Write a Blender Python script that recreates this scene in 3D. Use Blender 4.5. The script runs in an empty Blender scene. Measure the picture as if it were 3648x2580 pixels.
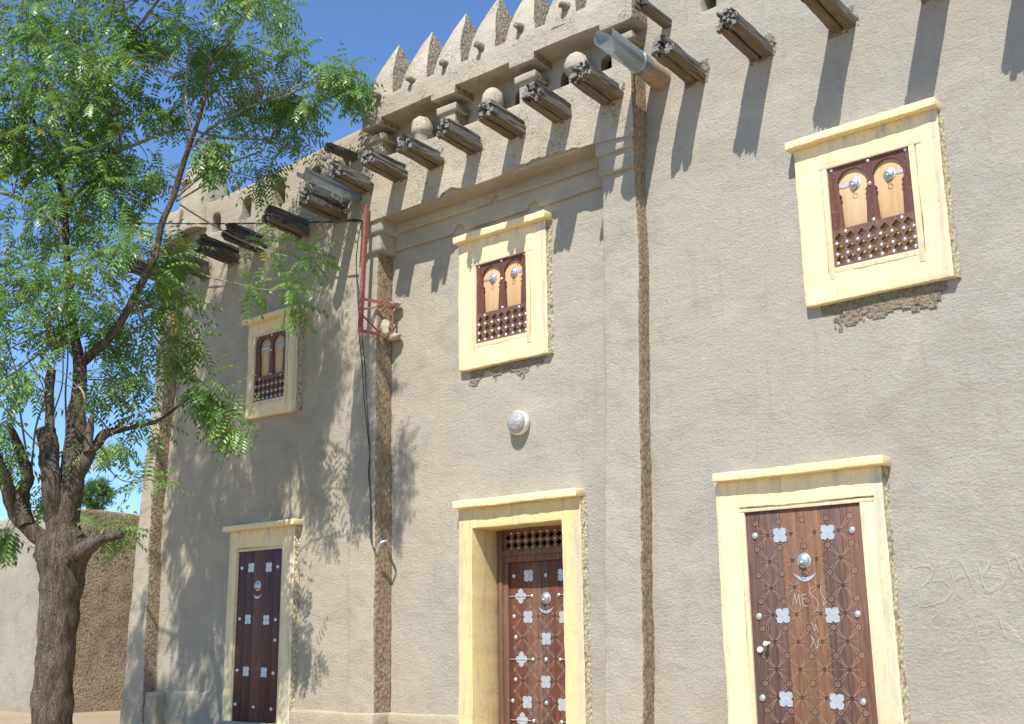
import bpy, bmesh, math, random
from mathutils import Vector, Matrix, noise
R = math.radians
rnd = random.Random(7)
# ------------------------------------------------------------------ camera, light, exposure
scn = bpy.context.scene
scn.render.engine = 'CYCLES'
scn.render.resolution_x, scn.render.resolution_y = 1024, 724
GZ = -1.15                                   # ground level; the lens is the origin of heights
CAM = Vector((0, -9, 0))
FWD = Vector((-0.62110627, 0.74719693, 0.23648204))
RGT = Vector((0.76703824, 0.64148397, -0.01227405))
UPV = Vector((0.16087057, -0.17376728, 0.97155833))
cd = bpy.data.cameras.new('camera')
cd.sensor_width = 36; cd.lens = 39.98; cd.clip_start = .05; cd.clip_end = 4000
cam = bpy.data.objects.new('camera', cd)
m = Matrix((RGT, UPV, -FWD)).transposed().to_4x4(); m.translation = CAM
cam.matrix_world = m
scn.collection.objects.link(cam); scn.camera = cam

TOSUN = Vector((.25, -.67, .975)).normalized()
sd = bpy.data.lights.new('sun', 'SUN'); sd.energy = 5.0; sd.angle = R(.5); sd.color = (1, .95, .87)
sun = bpy.data.objects.new('sun', sd); sun.rotation_euler = TOSUN.to_track_quat('Z', 'Y').to_euler()
scn.collection.objects.link(sun)
w = bpy.data.worlds.new('World'); scn.world = w; w.use_nodes = True
nt = w.node_tree; bg = nt.nodes['Background']
sky = nt.nodes.new('ShaderNodeTexSky'); sky.sky_type = 'NISHITA'; sky.sun_disc = False
sky.sun_elevation = math.asin(TOSUN.z); sky.sun_rotation = math.atan2(TOSUN.x, TOSUN.y)
sky.air_density = 1.1; sky.dust_density = 0; sky.ozone_density = 10; sky.altitude = 300
nt.links.new(sky.outputs[0], bg.inputs[0]); bg.inputs[1].default_value = .15
scn.view_settings.view_transform = 'Standard'; scn.view_settings.look = 'None'
scn.view_settings.exposure = .40; scn.view_settings.gamma = 1

# ------------------------------------------------------------------ materials
class NT:
    def __init__(s, name):
        s.m = bpy.data.materials.new(name); s.m.use_nodes = True; s.t = s.m.node_tree
        s.b = s.t.nodes['Principled BSDF']; s.out = s.t.nodes['Material Output']
    def n(s, typ, ins=None, **kw):
        nd = s.t.nodes.new(typ)
        for k, v in kw.items(): setattr(nd, k, v)
        for k, v in (ins or {}).items():
            if isinstance(v, bpy.types.NodeSocket): s.t.links.new(v, nd.inputs[k])
            else: nd.inputs[k].default_value = v
        return nd
    def pos(s, scale=(1, 1, 1), obj=False):
        g = s.n('ShaderNodeTexCoord').outputs['Object'] if obj else s.n('ShaderNodeNewGeometry').outputs['Position']
        return s.n('ShaderNodeMapping', {'Vector': g, 'Scale': scale}).outputs[0]
    def noise(s, v, scale, detail=4, rough=.55, dist=0):
        return s.n('ShaderNodeTexNoise', {'Vector': v, 'Scale': scale, 'Detail': detail, 'Roughness': rough, 'Distortion': dist}).outputs['Fac']
    def ramp(s, f, stops):
        r = s.n('ShaderNodeValToRGB', {'Fac': f}); e = r.color_ramp.elements
        while len(e) < len(stops): e.new(.5)
        for i, (p, c) in enumerate(stops):
            e[i].position = p; e[i].color = (*c, 1) if len(c) == 3 else c
        return r.outputs[0]
    def rng(s, f, a, b, c=0., d=1.):
        return s.n('ShaderNodeMapRange', {'Value': f, 'From Min': a, 'From Max': b, 'To Min': c, 'To Max': d}).outputs[0]
    def mix(s, f, a, b, mode='MIX'):
        nd = s.t.nodes.new('ShaderNodeMixRGB'); nd.blend_type = mode
        for k, v in ((0, f), (1, a), (2, b)):
            if isinstance(v, bpy.types.NodeSocket): s.t.links.new(v, nd.inputs[k])
            elif k == 0: nd.inputs[0].default_value = v
            else: nd.inputs[k].default_value = (*v, 1)
        return nd.outputs[0]
    def math(s, op, a, b=0.):
        nd = s.t.nodes.new('ShaderNodeMath'); nd.operation = op
        for k, v in ((0, a), (1, b)):
            if isinstance(v, bpy.types.NodeSocket): s.t.links.new(v, nd.inputs[k])
            else: nd.inputs[k].default_value = v
        return nd.outputs[0]
    def bump(s, h, dist, strength=1., prev=None):
        ins = {'Height': h, 'Distance': dist, 'Strength': strength}
        if prev: ins['Normal'] = prev
        return s.n('ShaderNodeBump', ins).outputs[0]
    def fin(s, col=None, rough=.9, nrm=None, metal=0, spec=None):
        if col is not None:
            if isinstance(col, bpy.types.NodeSocket): s.t.links.new(col, s.b.inputs['Base Color'])
            else: s.b.inputs['Base Color'].default_value = (*col, 1)
        if isinstance(rough, bpy.types.NodeSocket): s.t.links.new(rough, s.b.inputs['Roughness'])
        else: s.b.inputs['Roughness'].default_value = rough
        s.b.inputs['Metallic'].default_value = metal
        if spec is not None: s.b.inputs['Specular IOR Level'].default_value = spec
        if nrm: s.t.links.new(nrm, s.b.inputs['Normal'])
        return s.m

def mat_mud(name, warm, cool, cracks, grain=.006, tint=True):
    s = NT(name); p = s.pos()
    big = s.noise(p, .55, 3, .5); mid = s.noise(p, 3.2, 5, .6)
    streak = s.noise(s.pos((1.0, 1.0, 5)), 1.5, 6, .7, 1.2)
    fine = s.noise(p, 38, 5, .7); vfine = s.noise(p, 120, 3, .7)
    c = s.mix(s.rng(big, .35, .65), warm, cool)
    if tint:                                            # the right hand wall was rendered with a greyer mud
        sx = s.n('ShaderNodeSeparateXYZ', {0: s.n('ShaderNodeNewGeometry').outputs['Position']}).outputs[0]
        c = s.mix(s.math('MULTIPLY', s.rng(sx, -8.0, -10.5), .8), c, (.47, .405, .298))       # warmer mud on the left bay, also putting its brown shade into the colour
        c = s.mix(s.math('MULTIPLY', s.rng(sx, -6.2, -3.2), .55), c, (.382, .368, .328))
    c = s.mix(s.rng(mid, .3, .7, 0, .38), c, tuple(x * .80 for x in warm))
    c = s.mix(s.rng(streak, .42, .72, 0, .30), c, (.34, .315, .29))
    c = s.mix(s.rng(fine, .58, .75, 0, .55), c, (.20, .155, .105))
    c = s.mix(s.rng(fine, .42, .30, 0, .45), c, (.60, .53, .42))
    blot = s.noise(s.pos((1, 1, 1.5)), 1.15, 7, .68, .8)
    c = s.mix(s.rng(blot, .50, .66, 0, .5), c, tuple(x * .68 for x in warm))
    c = s.mix(s.rng(blot, .46, .32, 0, .30), c, tuple(min(1, x * 1.22) for x in warm))
    drip = s.noise(s.pos((7, 7, .45)), 1.6, 5, .6)
    c = s.mix(s.rng(drip, .56, .74, 0, .28), c, (.27, .23, .18))
    zz = s.n('ShaderNodeSeparateXYZ', {0: s.n('ShaderNodeNewGeometry').outputs['Position']}).outputs[2]
    dirt = s.math('MULTIPLY', s.rng(zz, .1, -1.0), s.rng(s.noise(p, 2.6, 6, .7), .38, .6))
    c = s.mix(s.math('MULTIPLY', dirt, .5), c, (.43, .345, .22))
    straw = s.n('ShaderNodeTexVoronoi', {'Vector': s.pos((1, 1, 2.6)), 'Scale': 55, 'Randomness': 1}).outputs['Distance']
    c = s.mix(s.rng(straw, .16, .05, 0, .55), c, (.22, .17, .11))
    h = s.math('ADD', s.math('MULTIPLY', fine, 1.), s.math('MULTIPLY', vfine, .45))
    h = s.math('ADD', h, s.math('MULTIPLY', streak, .7))
    pit = s.noise(s.pos((1, 1, 1.6)), 27, 6, .75)
    h = s.math('ADD', h, s.math('MULTIPLY', pit, 1.2))
    c = s.mix(s.rng(pit, .60, .72, 0, .35), c, (.24, .19, .135))
    h = s.math('SUBTRACT', h, s.math('MULTIPLY', s.rng(straw, .16, .04), .5))
    nrm = s.bump(mid, .035, .6)
    nrm = s.bump(h, grain * 2.2, .9, nrm)
    if cracks:
        wv = s.n('ShaderNodeVectorMath', {0: p, 1: s.n('ShaderNodeVectorMath', {0: s.n('ShaderNodeTexNoise', {'Vector': p, 'Scale': 9, 'Detail': 4}).outputs['Color'], 'Scale': .16}, operation='SCALE').outputs[0]}, operation='ADD').outputs[0]
        v = s.n('ShaderNodeTexVoronoi', {'Vector': wv, 'Scale': 14, 'Randomness': 1}, feature='DISTANCE_TO_EDGE').outputs['Distance']
        ck = s.math('MULTIPLY', s.rng(v, .028, .0), s.rng(s.noise(p, 3.1, 4), .46, .64))
        ck = s.math('MULTIPLY', ck, cracks)
        c = s.mix(s.math('MULTIPLY', ck, .6), c, (.13, .10, .07))
        nrm = s.bump(ck, -.012, .9, nrm)
    return s.fin(c, .95, nrm, spec=.1)

def mat_rough(name, a=(.50, .405, .28), b=(.31, .23, .145), scale=26):
    s = NT(name); p = s.pos((1, 1, .8))
    f = s.noise(p, scale, 6, .75, .5); g = s.noise(p, 6, 4, .6)
    v = s.n('ShaderNodeTexVoronoi', {'Vector': p, 'Scale': scale * 1.1}).outputs['Distance']
    c = s.mix(s.rng(f, .35, .62), b, a)
    c = s.mix(s.rng(g, .5, .75, 0, .5), c, (.46, .38, .27))
    c = s.mix(s.rng(v, .55, .8, 0, .5), c, (.15, .105, .07))
    nrm = s.bump(s.math('ADD', f, s.math('MULTIPLY', v, -.5)), .05, 1.)
    return s.fin(c, .95, nrm, spec=.1)

def mat_yellow(name, base=(.84, .70, .38), stain=.4):
    s = NT(name); p = s.pos()
    st = s.noise(s.pos((9, 9, .8)), 2.2, 5, .65); bl = s.noise(p, 3.5, 5, .6); fi = s.noise(p, 45, 4, .7)
    c = s.mix(s.rng(bl, .35, .7, 0, .5), base, (base[0] * .98, base[1] * .99, base[2] * 1.35))
    c = s.mix(s.rng(st, .54, .74, 0, min(1, stain * 1.5)), c, (.44, .38, .28))
    c = s.mix(s.rng(s.noise(p, 1.7, 6, .7), .58, .72, 0, stain * .9), c, (.50, .42, .30))
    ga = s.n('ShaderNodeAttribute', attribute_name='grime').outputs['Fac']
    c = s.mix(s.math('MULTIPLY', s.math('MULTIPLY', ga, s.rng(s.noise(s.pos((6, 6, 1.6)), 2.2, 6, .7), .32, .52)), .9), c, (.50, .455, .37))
    gr = s.noise(p, 7, 7, .75, .5)
    c = s.mix(s.rng(gr, .58, .66, 0, stain * .7), c, (.56, .50, .40))
    br = s.noise(s.pos((30, 30, 3)), 2, 4, .7)
    c = s.mix(s.rng(br, .55, .8, 0, .35), c, (base[0] * .86, base[1] * .80, base[2] * .66))
    v = s.n('ShaderNodeTexVoronoi', {'Vector': s.n('ShaderNodeVectorMath', {0: p, 1: s.n('ShaderNodeVectorMath', {0: s.n('ShaderNodeTexNoise', {'Vector': p, 'Scale': 4, 'Detail': 5}).outputs['Color'], 'Scale': .5}, operation='SCALE').outputs[0]}, operation='ADD').outputs[0], 'Scale': 1.9}, feature='DISTANCE_TO_EDGE').outputs['Distance']
    ck = s.rng(v, .006, .0)
    c = s.mix(s.math('MULTIPLY', ck, .55), c, (.30, .24, .14))
    c = s.mix(s.rng(fi, .60, .75, 0, .25), c, (.52, .42, .24))
    nrm = s.bump(s.math('ADD', fi, s.math('MULTIPLY', bl, 2.)), .004, .7)
    return s.fin(c, .8, nrm, spec=.2)

def mat_wood(name, a, b, c3, vert=True, rough=.6, grain=1., bumpd=.004, wear=.5, obj=False):
    s = NT(name); sc = (22, 22, 1.1) if vert else (22, 1.1, 22)
    f = s.noise(s.pos(sc, obj), 1.6, 6, .65, .8); g = s.noise(s.pos((3, 3, .5) if vert else (3, .5, 3), obj), 2, 4, .6)
    fl = s.noise(s.pos(tuple(x * 3.2 for x in sc), obj), 1.7, 4, .7)
    c = s.mix(s.rng(f, .34, .66), a, b)
    c = s.mix(s.rng(g, .4, .7, 0, .65), c, c3)
    c = s.mix(s.rng(fl, .62, .75, 0, wear), c, tuple(min(1, x * 1.7 + .09) for x in b))
    c = s.mix(s.rng(fl, .36, .25, 0, wear), c, tuple(x * .4 for x in a))
    nrm = s.bump(s.math('ADD', f, s.math('MULTIPLY', fl, .5)), bumpd, grain)
    return s.fin(c, rough, nrm, spec=.35)

def mat_metal(name, col, rough=.35, metal=1., nz=.2):
    s = NT(name); p = s.pos()
    n = s.noise(p, 25, 4, .6)
    c = s.mix(s.rng(n, .35, .7, 0, nz), col, tuple(x * .6 for x in col))
    return s.fin(c, s.rng(n, .3, .7, rough * .8, min(1, rough * 1.4)), s.bump(n, .006, .8), metal)

M = {}
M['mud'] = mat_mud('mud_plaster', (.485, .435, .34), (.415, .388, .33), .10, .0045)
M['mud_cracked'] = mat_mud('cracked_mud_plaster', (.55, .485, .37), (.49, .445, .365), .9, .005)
M['mud_far'] = mat_mud('pale_mud_plaster', (.43, .395, .31), (.40, .37, .295), .5, tint=False)
M['rough'] = mat_rough('crumbling_mud')
M['rough_grey'] = mat_rough('coarse_grey_mud', (.50, .44, .34), (.24, .185, .12), 24)
M['eroded'] = mat_rough('eroded_plaster', (.45, .385, .28), (.33, .27, .19), 40)
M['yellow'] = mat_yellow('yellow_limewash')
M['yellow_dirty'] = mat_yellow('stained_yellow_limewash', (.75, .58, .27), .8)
M['yellow_edge'] = mat_rough('yellow_splashed_mud', (.80, .71, .48), (.62, .53, .34), 30)
M['collar'] = mat_mud('ochre_mud', (.52, .39, .23), (.46, .35, .22), .5, tint=False)
M['plinth'] = mat_mud('yellowish_plinth_mud', (.60, .51, .33), (.50, .44, .33), 0)
M['beam'] = mat_wood('weathered_palm_wood', (.06, .056, .05), (.27, .255, .235), (.14, .13, .115), False, .9, 1., .03, .8)
M['beam_under'] = mat_wood('bounce_warmed_palm_wood', (.10, .08, .055), (.27, .215, .145), (.165, .13, .09), False, .9, 1., .018, .45)  # brown underside wood, with ochre bounce light put into its colour
M['beam_end'] = mat_wood('frayed_grey_fibre', (.15, .145, .14), (.42, .41, .40), (.26, .25, .24), False, .9, 1., .02, .8)
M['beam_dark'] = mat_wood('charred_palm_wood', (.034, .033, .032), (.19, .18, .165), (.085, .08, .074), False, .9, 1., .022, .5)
M['wood_red'] = mat_wood('red_brown_wood', (.085, .030, .022), (.19, .075, .045), (.12, .05, .035), True, .5, 1., .003, .55)
M['wood_dark'] = mat_wood('dark_brown_wood', (.070, .038, .032), (.18, .100, .078), (.135, .078, .065), True, .55, 1., .005, .75)
M['wood_orange'] = mat_wood('orange_brown_wood', (.13, .060, .032), (.29, .150, .080), (.19, .095, .06), True, .55, 1., .004, .65)
M['wood_mid'] = mat_wood('brown_wood', (.105, .050, .034), (.24, .125, .08), (.165, .085, .062), True, .55, 1., .004, .7)
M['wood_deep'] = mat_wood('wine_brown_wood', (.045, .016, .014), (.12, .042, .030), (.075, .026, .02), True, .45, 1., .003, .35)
M['wood_light'] = mat_wood('pale_plywood', (.55, .33, .15), (.66, .43, .22), (.70, .50, .32), True, .55, .6, .001, .12)
M['wood_cream'] = mat_yellow('flaking_cream_wood', (.74, .60, .36), .75)
M['silver'] = mat_metal('hammered_tin', (.74, .76, .78), .36, .85, .6)
M['tin'] = mat_metal('dull_tin_plate', (.60, .63, .66), .42, .55, .45)
M['zinc'] = mat_metal('galvanised_sheet', (.60, .66, .68), .42, .75, .35)
M['red_steel'] = mat_metal('faded_red_paint', (.34, .105, .09), .75, 0., 1.)
M['black_cable'] = NT('black_rubber').fin((.015, .015, .017), .5)
M['carve'] = NT('carved_scratch').fin((.40, .27, .19), .8)
M['carve_dark'] = NT('carved_ring').fin((.04, .025, .02), .8)
M['chalk'] = NT('white_scratch').fin((.53, .51, .475), .9)
M['enamel'] = mat_metal('white_enamel', (.82, .80, .72), .25, 0., .1)
M['dark'] = NT('shade_black').fin((.012, .010, .009), 1.)  # flat black standing in for the shade inside openings
M['ironware'] = mat_metal('dark_iron', (.10, .09, .08), .5, .8)

def mat_glass():
    s = NT('ribbed_lamp_glass'); n = s.noise(s.pos(), 22, 2)
    s.b.inputs['Transmission Weight'].default_value = .25
    return s.fin((.46, .46, .45), .10, s.bump(n, .03, .7))
M['lamp_glass'] = mat_glass()

def mat_bark():
    s = NT('grey_brown_bark'); p = s.pos((5, 5, 1.2)); q = s.pos()
    f = s.noise(p, 4.5, 6, .7, .6); g = s.noise(q, 2.2, 4, .6)
    c = s.mix(s.rng(f, .33, .68), (.065, .046, .032), (.26, .205, .15))
    c = s.mix(s.rng(g, .45, .7, 0, .6), c, (.29, .25, .20))
    c = s.mix(s.rng(s.noise(q, 30, 4, .7), .55, .75, 0, .4), c, (.07, .05, .035))
    v = s.n('ShaderNodeTexVoronoi', {'Vector': s.pos((22, 22, 4.5)), 'Scale': 2.2}, feature='DISTANCE_TO_EDGE').outputs['Distance']
    c = s.mix(s.rng(v, .07, .0, 0, .28), c, (.05, .035, .025))
    h = s.math('ADD', s.math('ADD', f, s.math('MULTIPLY', s.noise(q, 40, 4, .7), .4)), s.math('MULTIPLY', s.rng(v, 0, .10), .18))
    return s.fin(c, .92, s.bump(h, .05, 1.), spec=.12)
M['bark'] = mat_bark()
def mat_twig():
    s = NT('pale_twig_bark'); f = s.noise(s.pos(), 9, 4, .6)
    return s.fin(s.mix(s.rng(f, .35, .65), (.16, .125, .09), (.33, .285, .22)), .8, s.bump(f, .01, .5))
M['twig'] = mat_twig()
def mat_leaf(name, a, b, c3, tr=.35):
    s = NT(name); p = s.pos()
    f = s.noise(p, 2.1, 3); g = s.noise(p, 17, 2)
    c = s.mix(s.rng(f, .38, .62), a, b); c = s.mix(s.rng(g, .45, .65, 0, .7), c, c3)
    m_ = s.fin(c, .38, None, spec=.5)
    t = s.n('ShaderNodeBsdfTranslucent', {'Color': s.mix(.5, c, (.28, .42, .05))})
    mx = s.n('ShaderNodeMixShader', {0: tr, 1: s.b.outputs[0], 2: t.outputs[0]})
    s.t.links.new(mx.outputs[0], s.out.inputs['Surface'])
    return m_
M['leaf'] = mat_leaf('neem_leaf', (.11, .22, .045), (.21, .35, .07), (.13, .27, .09))
M['leaf_yellow'] = mat_leaf('turning_leaf', (.30, .27, .03), (.38, .30, .04), (.22, .25, .04))
M['leaf_far'] = mat_leaf('distant_leaf', (.05, .12, .04), (.08, .17, .06), (.06, .15, .05))
def mat_ground():
    s = NT('dusty_ground'); p = s.pos()
    a = s.noise(p, .5, 5, .6); f = s.noise(p, 14, 5, .7)
    c = s.mix(s.rng(a, .35, .65), (.42, .33, .22), (.36, .28, .18)); c = s.mix(s.rng(f, .5, .75, 0, .6), c, (.22, .165, .105))
    return s.fin(c, .95, s.bump(s.math('ADD', a, f), .04, .8), spec=.1)
M['ground'] = mat_ground()

# ------------------------------------------------------------------ scene graph helpers
COL = scn.collection
def tag(o, label=None, cat=None, group=None, kind=None):
    for k, v in (('label', label), ('category', cat), ('group', group), ('kind', kind)):
        if v: o[k] = v
    return o
def thing(name, loc, label, cat, group=None):
    o = bpy.data.objects.new(name, None); COL.objects.link(o); o.location = loc; o.empty_display_size = .2
    return tag(o, label, cat, group)
def wloc(o):
    v = Vector((0, 0, 0))
    while o: v += o.location; o = o.parent
    return v
def link(name, me, mats, parent, at=None, label=None):
    """mesh given in world coordinates (at=None) or about its own origin placed at the world point `at`"""
    if at is None and parent is not None: me.transform(Matrix.Translation(-wloc(parent)))
    o = bpy.data.objects.new(name, me); COL.objects.link(o)
    if mats is not None and not me.materials:
        for x in (mats if isinstance(mats, (list, tuple)) else [mats]): me.materials.append(M[x])
    if parent is not None: o.parent = parent
    if at is not None: o.location = Vector(at) - (wloc(parent) if parent is not None else Vector((0, 0, 0)))
    if label: o['label'] = label
    return o
def bm_mesh(bm, name='m', smooth=35):
    bmesh.ops.recalc_face_normals(bm, faces=bm.faces)
    me = bpy.data.meshes.new(name); bm.to_mesh(me); bm.free()
    if smooth:
        for p in me.polygons: p.use_smooth = True
        me.set_sharp_from_angle(angle=R(smooth))
    return me
def box(bm, a, b, bevel=0, seg=2):
    vs = [bm.verts.new((x, y, z)) for x in (a[0], b[0]) for y in (a[1], b[1]) for z in (a[2], b[2])]
    fs = [bm.faces.new([vs[i] for i in q]) for q in ((0, 1, 3, 2), (4, 6, 7, 5), (0, 4, 5, 1), (2, 3, 7, 6), (0, 2, 6, 4), (1, 5, 7, 3))]
    if bevel:
        es = list({e for f in fs for e in f.edges})
        bmesh.ops.bevel(bm, geom=es, offset=bevel, segments=seg, affect='EDGES', profile=.5)
def extrude_poly(outer, holes, y0, y1):
    """solid plate in the wall plane: outlines are (x,z); front at y0, back at y1"""
    cu = bpy.data.curves.new('c', 'CURVE'); cu.dimensions = '2D'; cu.fill_mode = 'BOTH'; cu.extrude = abs(y1 - y0) / 2
    for pl in [outer] + list(holes):
        sp = cu.splines.new('POLY'); sp.points.add(len(pl) - 1); sp.use_cyclic_u = True
        for i, (x, z) in enumerate(pl): sp.points[i].co = (x, z, 0, 1)
    o = bpy.data.objects.new('c', cu); COL.objects.link(o)
    me = bpy.data.meshes.new_from_object(o.evaluated_get(bpy.context.evaluated_depsgraph_get()))
    bpy.data.objects.remove(o); bpy.data.curves.remove(cu)
    bm = bmesh.new(); bm.from_mesh(me); bpy.data.meshes.remove(me)
    bmesh.ops.remove_doubles(bm, verts=bm.verts, dist=1e-5)
    for v in bm.verts: v.co = Vector((v.co.x, (y0 + y1) / 2 - v.co.z, v.co.y))
    bmesh.ops.recalc_face_normals(bm, faces=bm.faces)
    return bm
def bevel_sharp(bm, off, seg=2, ang=40):
    es = [e for e in bm.edges if len(e.link_faces) == 2 and e.calc_face_angle(0) > R(ang)]
    if es: bmesh.ops.bevel(bm, geom=es, offset=off, segments=seg, affect='EDGES', profile=.5, clamp_overlap=True)
def gridify(bm, step, axes='xz'):
    for ax in axes:
        i = 'xyz'.index(ax); lo = min(v.co[i] for v in bm.verts); hi = max(v.co[i] for v in bm.verts)
        n = int((hi - lo) / step)
        no = Vector((0, 0, 0)); no[i] = 1
        for k in range(1, n + 1):
            co = Vector((0, 0, 0)); co[i] = lo + (hi - lo) * k / (n + 1)
            bmesh.ops.bisect_plane(bm, geom=bm.verts[:] + bm.edges[:] + bm.faces[:], plane_co=co, plane_no=no, dist=1e-5)
def wobble(bm, amp=.012, amp2=.005, s1=1.4, s2=7, seed=0.):
    for v in bm.verts:
        p = v.co + Vector((seed, seed, seed))
        a = noise.noise_vector(p * s1); b = noise.noise_vector(p * s2)
        v.co += a * amp + b * amp2
def rough_sides(me, thr=.55, idx=1):
    for p in me.polygons:
        if p.normal.x > thr: p.material_index = idx
def mudplate(name, outer, holes, y0, y1, parent, mats='mud', bev=.02, step=.16, amp=.012, amp2=.005, sides=False, axes='xz', label=None):
    bm = extrude_poly(outer, holes, y0, y1)
    if bev: bevel_sharp(bm, bev)
    if step: gridify(bm, step, axes)
    wobble(bm, amp, amp2)
    me = bm_mesh(bm, name, 50)
    if isinstance(mats, (list, tuple)):
        for x in mats: me.materials.append(M[x])
        if sides: rough_sides(me)
    return link(name, me, mats, parent, label=label)
def rect(x0, x1, z0, z1): return [(x0, z0), (x1, z0), (x1, z1), (x0, z1)]
def jag(pts, step, amp, seed=0):
    """roughen an outline"""
    out = []; rr = random.Random(seed); n = len(pts)
    for i in range(n):
        a = Vector(pts[i]); b = Vector(pts[(i + 1) % n]); k = max(1, int((b - a).length / step))
        for j in range(k):
            q = a.lerp(b, j / k); out.append((q.x + rr.uniform(-amp, amp), q.y + rr.uniform(-amp, amp)))
    return out
def tube(bm, pts, rad, seg=8, cap=True, rough=0., seed=0):
    """tapering tube through points"""
    pts = [Vector(p) for p in pts]; n = len(pts)
    rs = rad if isinstance(rad, (list, tuple)) else [rad] * n
    up = Vector((0, 0, 1)); rings = []; last = None
    for i, p in enumerate(pts):
        t = (pts[min(i + 1, n - 1)] - pts[max(i - 1, 0)]).normalized()
        if last is None:
            a = t.cross(up); a = a if a.length > .1 else t.cross(Vector((1, 0, 0)))
        else: a = last - t * last.dot(t)
        a.normalize(); last = a; b = t.cross(a)
        ring = []
        for k in range(seg):
            th = 2 * math.pi * k / seg; d = a * math.cos(th) + b * math.sin(th)
            r = rs[i]
            if rough: r *= 1 + rough * noise.noise((p + d * rs[i]) * 6 + Vector((seed, 0, 0))) + rough * .5 * noise.noise((p + d * rs[i]) * 17)
            ring.append(bm.verts.new(p + d * r))
        rings.append(ring)
    for i in range(n - 1):
        for k in range(seg):
            bm.faces.new((rings[i][k], rings[i][(k + 1) % seg], rings[i + 1][(k + 1) % seg], rings[i + 1][k]))
    if cap:
        bm.faces.new(rings[0][::-1]); bm.faces.new(rings[-1])
def smooth_path(pts, rs, sub=4):
    pts = [Vector(p) for p in pts]; n = len(pts); P = []; Q = []
    for i in range(n - 1):
        p0 = pts[max(i - 1, 0)]; p1 = pts[i]; p2 = pts[i + 1]; p3 = pts[min(i + 2, n - 1)]
        for j in range(sub):
            t = j / sub; t2 = t * t; t3 = t2 * t
            P.append(.5 * ((2 * p1) + (p2 - p0) * t + (2 * p0 - 5 * p1 + 4 * p2 - p3) * t2 + (3 * p1 - p0 - 3 * p2 + p3) * t3))
            Q.append(rs[i] * (1 - t) + rs[i + 1] * t)
    P.append(pts[-1]); Q.append(rs[-1]); return P, Q
def lathe(bm, prof, axis_pt, ax='y', seg=24):
    """prof: (radius, distance along axis); y axis points out of the wall (towards -y)"""
    rings = []
    for r, h in prof:
        ring = []
        for k in range(seg):
            th = 2 * math.pi * k / seg; c, s_ = math.cos(th) * r, math.sin(th) * r
            ring.append(bm.verts.new(Vector(axis_pt) + (Vector((c, -h, s_)) if ax == 'y' else Vector((c, s_, h)))))
        rings.append(ring)
    for i in range(len(rings) - 1):
        for k in range(seg):
            try: bm.faces.new((rings[i][k], rings[i][(k + 1) % seg], rings[i + 1][(k + 1) % seg], rings[i + 1][k]))
            except ValueError: pass
    bm.faces.new(rings[0]); bm.faces.new(rings[-1])
def strip(bm, pts, wd, y):
    """flat drawn line in a plane parallel to the wall"""
    for (x0, z0), (x1, z1) in zip(pts[:-1], pts[1:]):
        d = Vector((x1 - x0, z1 - z0)); L = d.length
        if L < 1e-6: continue
        n = Vector((-d.y, d.x)) / L * wd / 2
        bm.faces.new([bm.verts.new((px, y, pz)) for px, pz in ((x0 + n.x, z0 + n.y), (x1 + n.x, z1 + n.y), (x1 - n.x, z1 - n.y), (x0 - n.x, z0 - n.y))][::-1])

# ------------------------------------------------------------------ ground
bm = bmesh.new(); bmesh.ops.create_grid(bm, x_segments=120, y_segments=120, size=40)
for v in bm.verts:
    v.co.x -= 10; v.co.z = GZ + .05 * noise.noise(v.co * .4) + .02 * noise.noise(v.co * 1.7)
far = [bm.verts.new((x, y, GZ - .06)) for x, y in ((-900, -900), (900, -900), (900, 900), (-900, 900))]
bm.faces.new(far)
g = link('ground', bm_mesh(bm, 'ground', 60), 'ground', None); tag(g, kind='structure')

# ------------------------------------------------------------------ the mud house
H = thing('mud_brick_house', (-7, 0, GZ), 'two storey mud plastered house with spiked parapet, yellow framed windows and projecting palm beams', 'house')

def arch(x, z0, wd, h, n=8):
    pts = [(x - wd / 2, z0), (x + wd / 2, z0), (x + wd / 2, z0 + h - wd / 2)]
    for i in range(1, n): 
        t = math.pi * i / n; pts.append((x + wd / 2 * math.cos(t), z0 + h - wd / 2 + wd / 2 * math.sin(t)))
    pts.append((x - wd / 2, z0 + h - wd / 2)); return pts
# right wall, left wall, centre panel
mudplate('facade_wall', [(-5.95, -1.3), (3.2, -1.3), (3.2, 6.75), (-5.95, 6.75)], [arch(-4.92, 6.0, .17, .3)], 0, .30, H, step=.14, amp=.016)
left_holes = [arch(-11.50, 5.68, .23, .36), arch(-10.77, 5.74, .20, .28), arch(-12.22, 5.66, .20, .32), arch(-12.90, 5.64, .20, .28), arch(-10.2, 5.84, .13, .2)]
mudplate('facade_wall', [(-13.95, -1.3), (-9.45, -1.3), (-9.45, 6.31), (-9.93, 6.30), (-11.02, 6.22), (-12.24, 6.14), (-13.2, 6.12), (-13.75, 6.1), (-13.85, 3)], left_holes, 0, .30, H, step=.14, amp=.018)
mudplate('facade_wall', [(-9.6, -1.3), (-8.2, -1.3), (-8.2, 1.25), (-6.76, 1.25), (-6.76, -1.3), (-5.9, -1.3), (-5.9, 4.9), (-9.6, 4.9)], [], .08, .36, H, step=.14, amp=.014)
bm = bmesh.new(); box(bm, (-13.9, .303, -1.3), (-8.3, 8, 6.08)); box(bm, (-6.7, .303, -1.3), (3.1, 8, 6.08)); box(bm, (-8.3, .6, -1.3), (-6.7, 8, 6.08)); box(bm, (-8.3, .303, 1.3), (-6.7, .6, 6.08)); box(bm, (-5.6, .306, 6.083), (3.05, .5, 6.7))
link('rear_block', bm_mesh(bm), 'mud', H)
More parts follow.
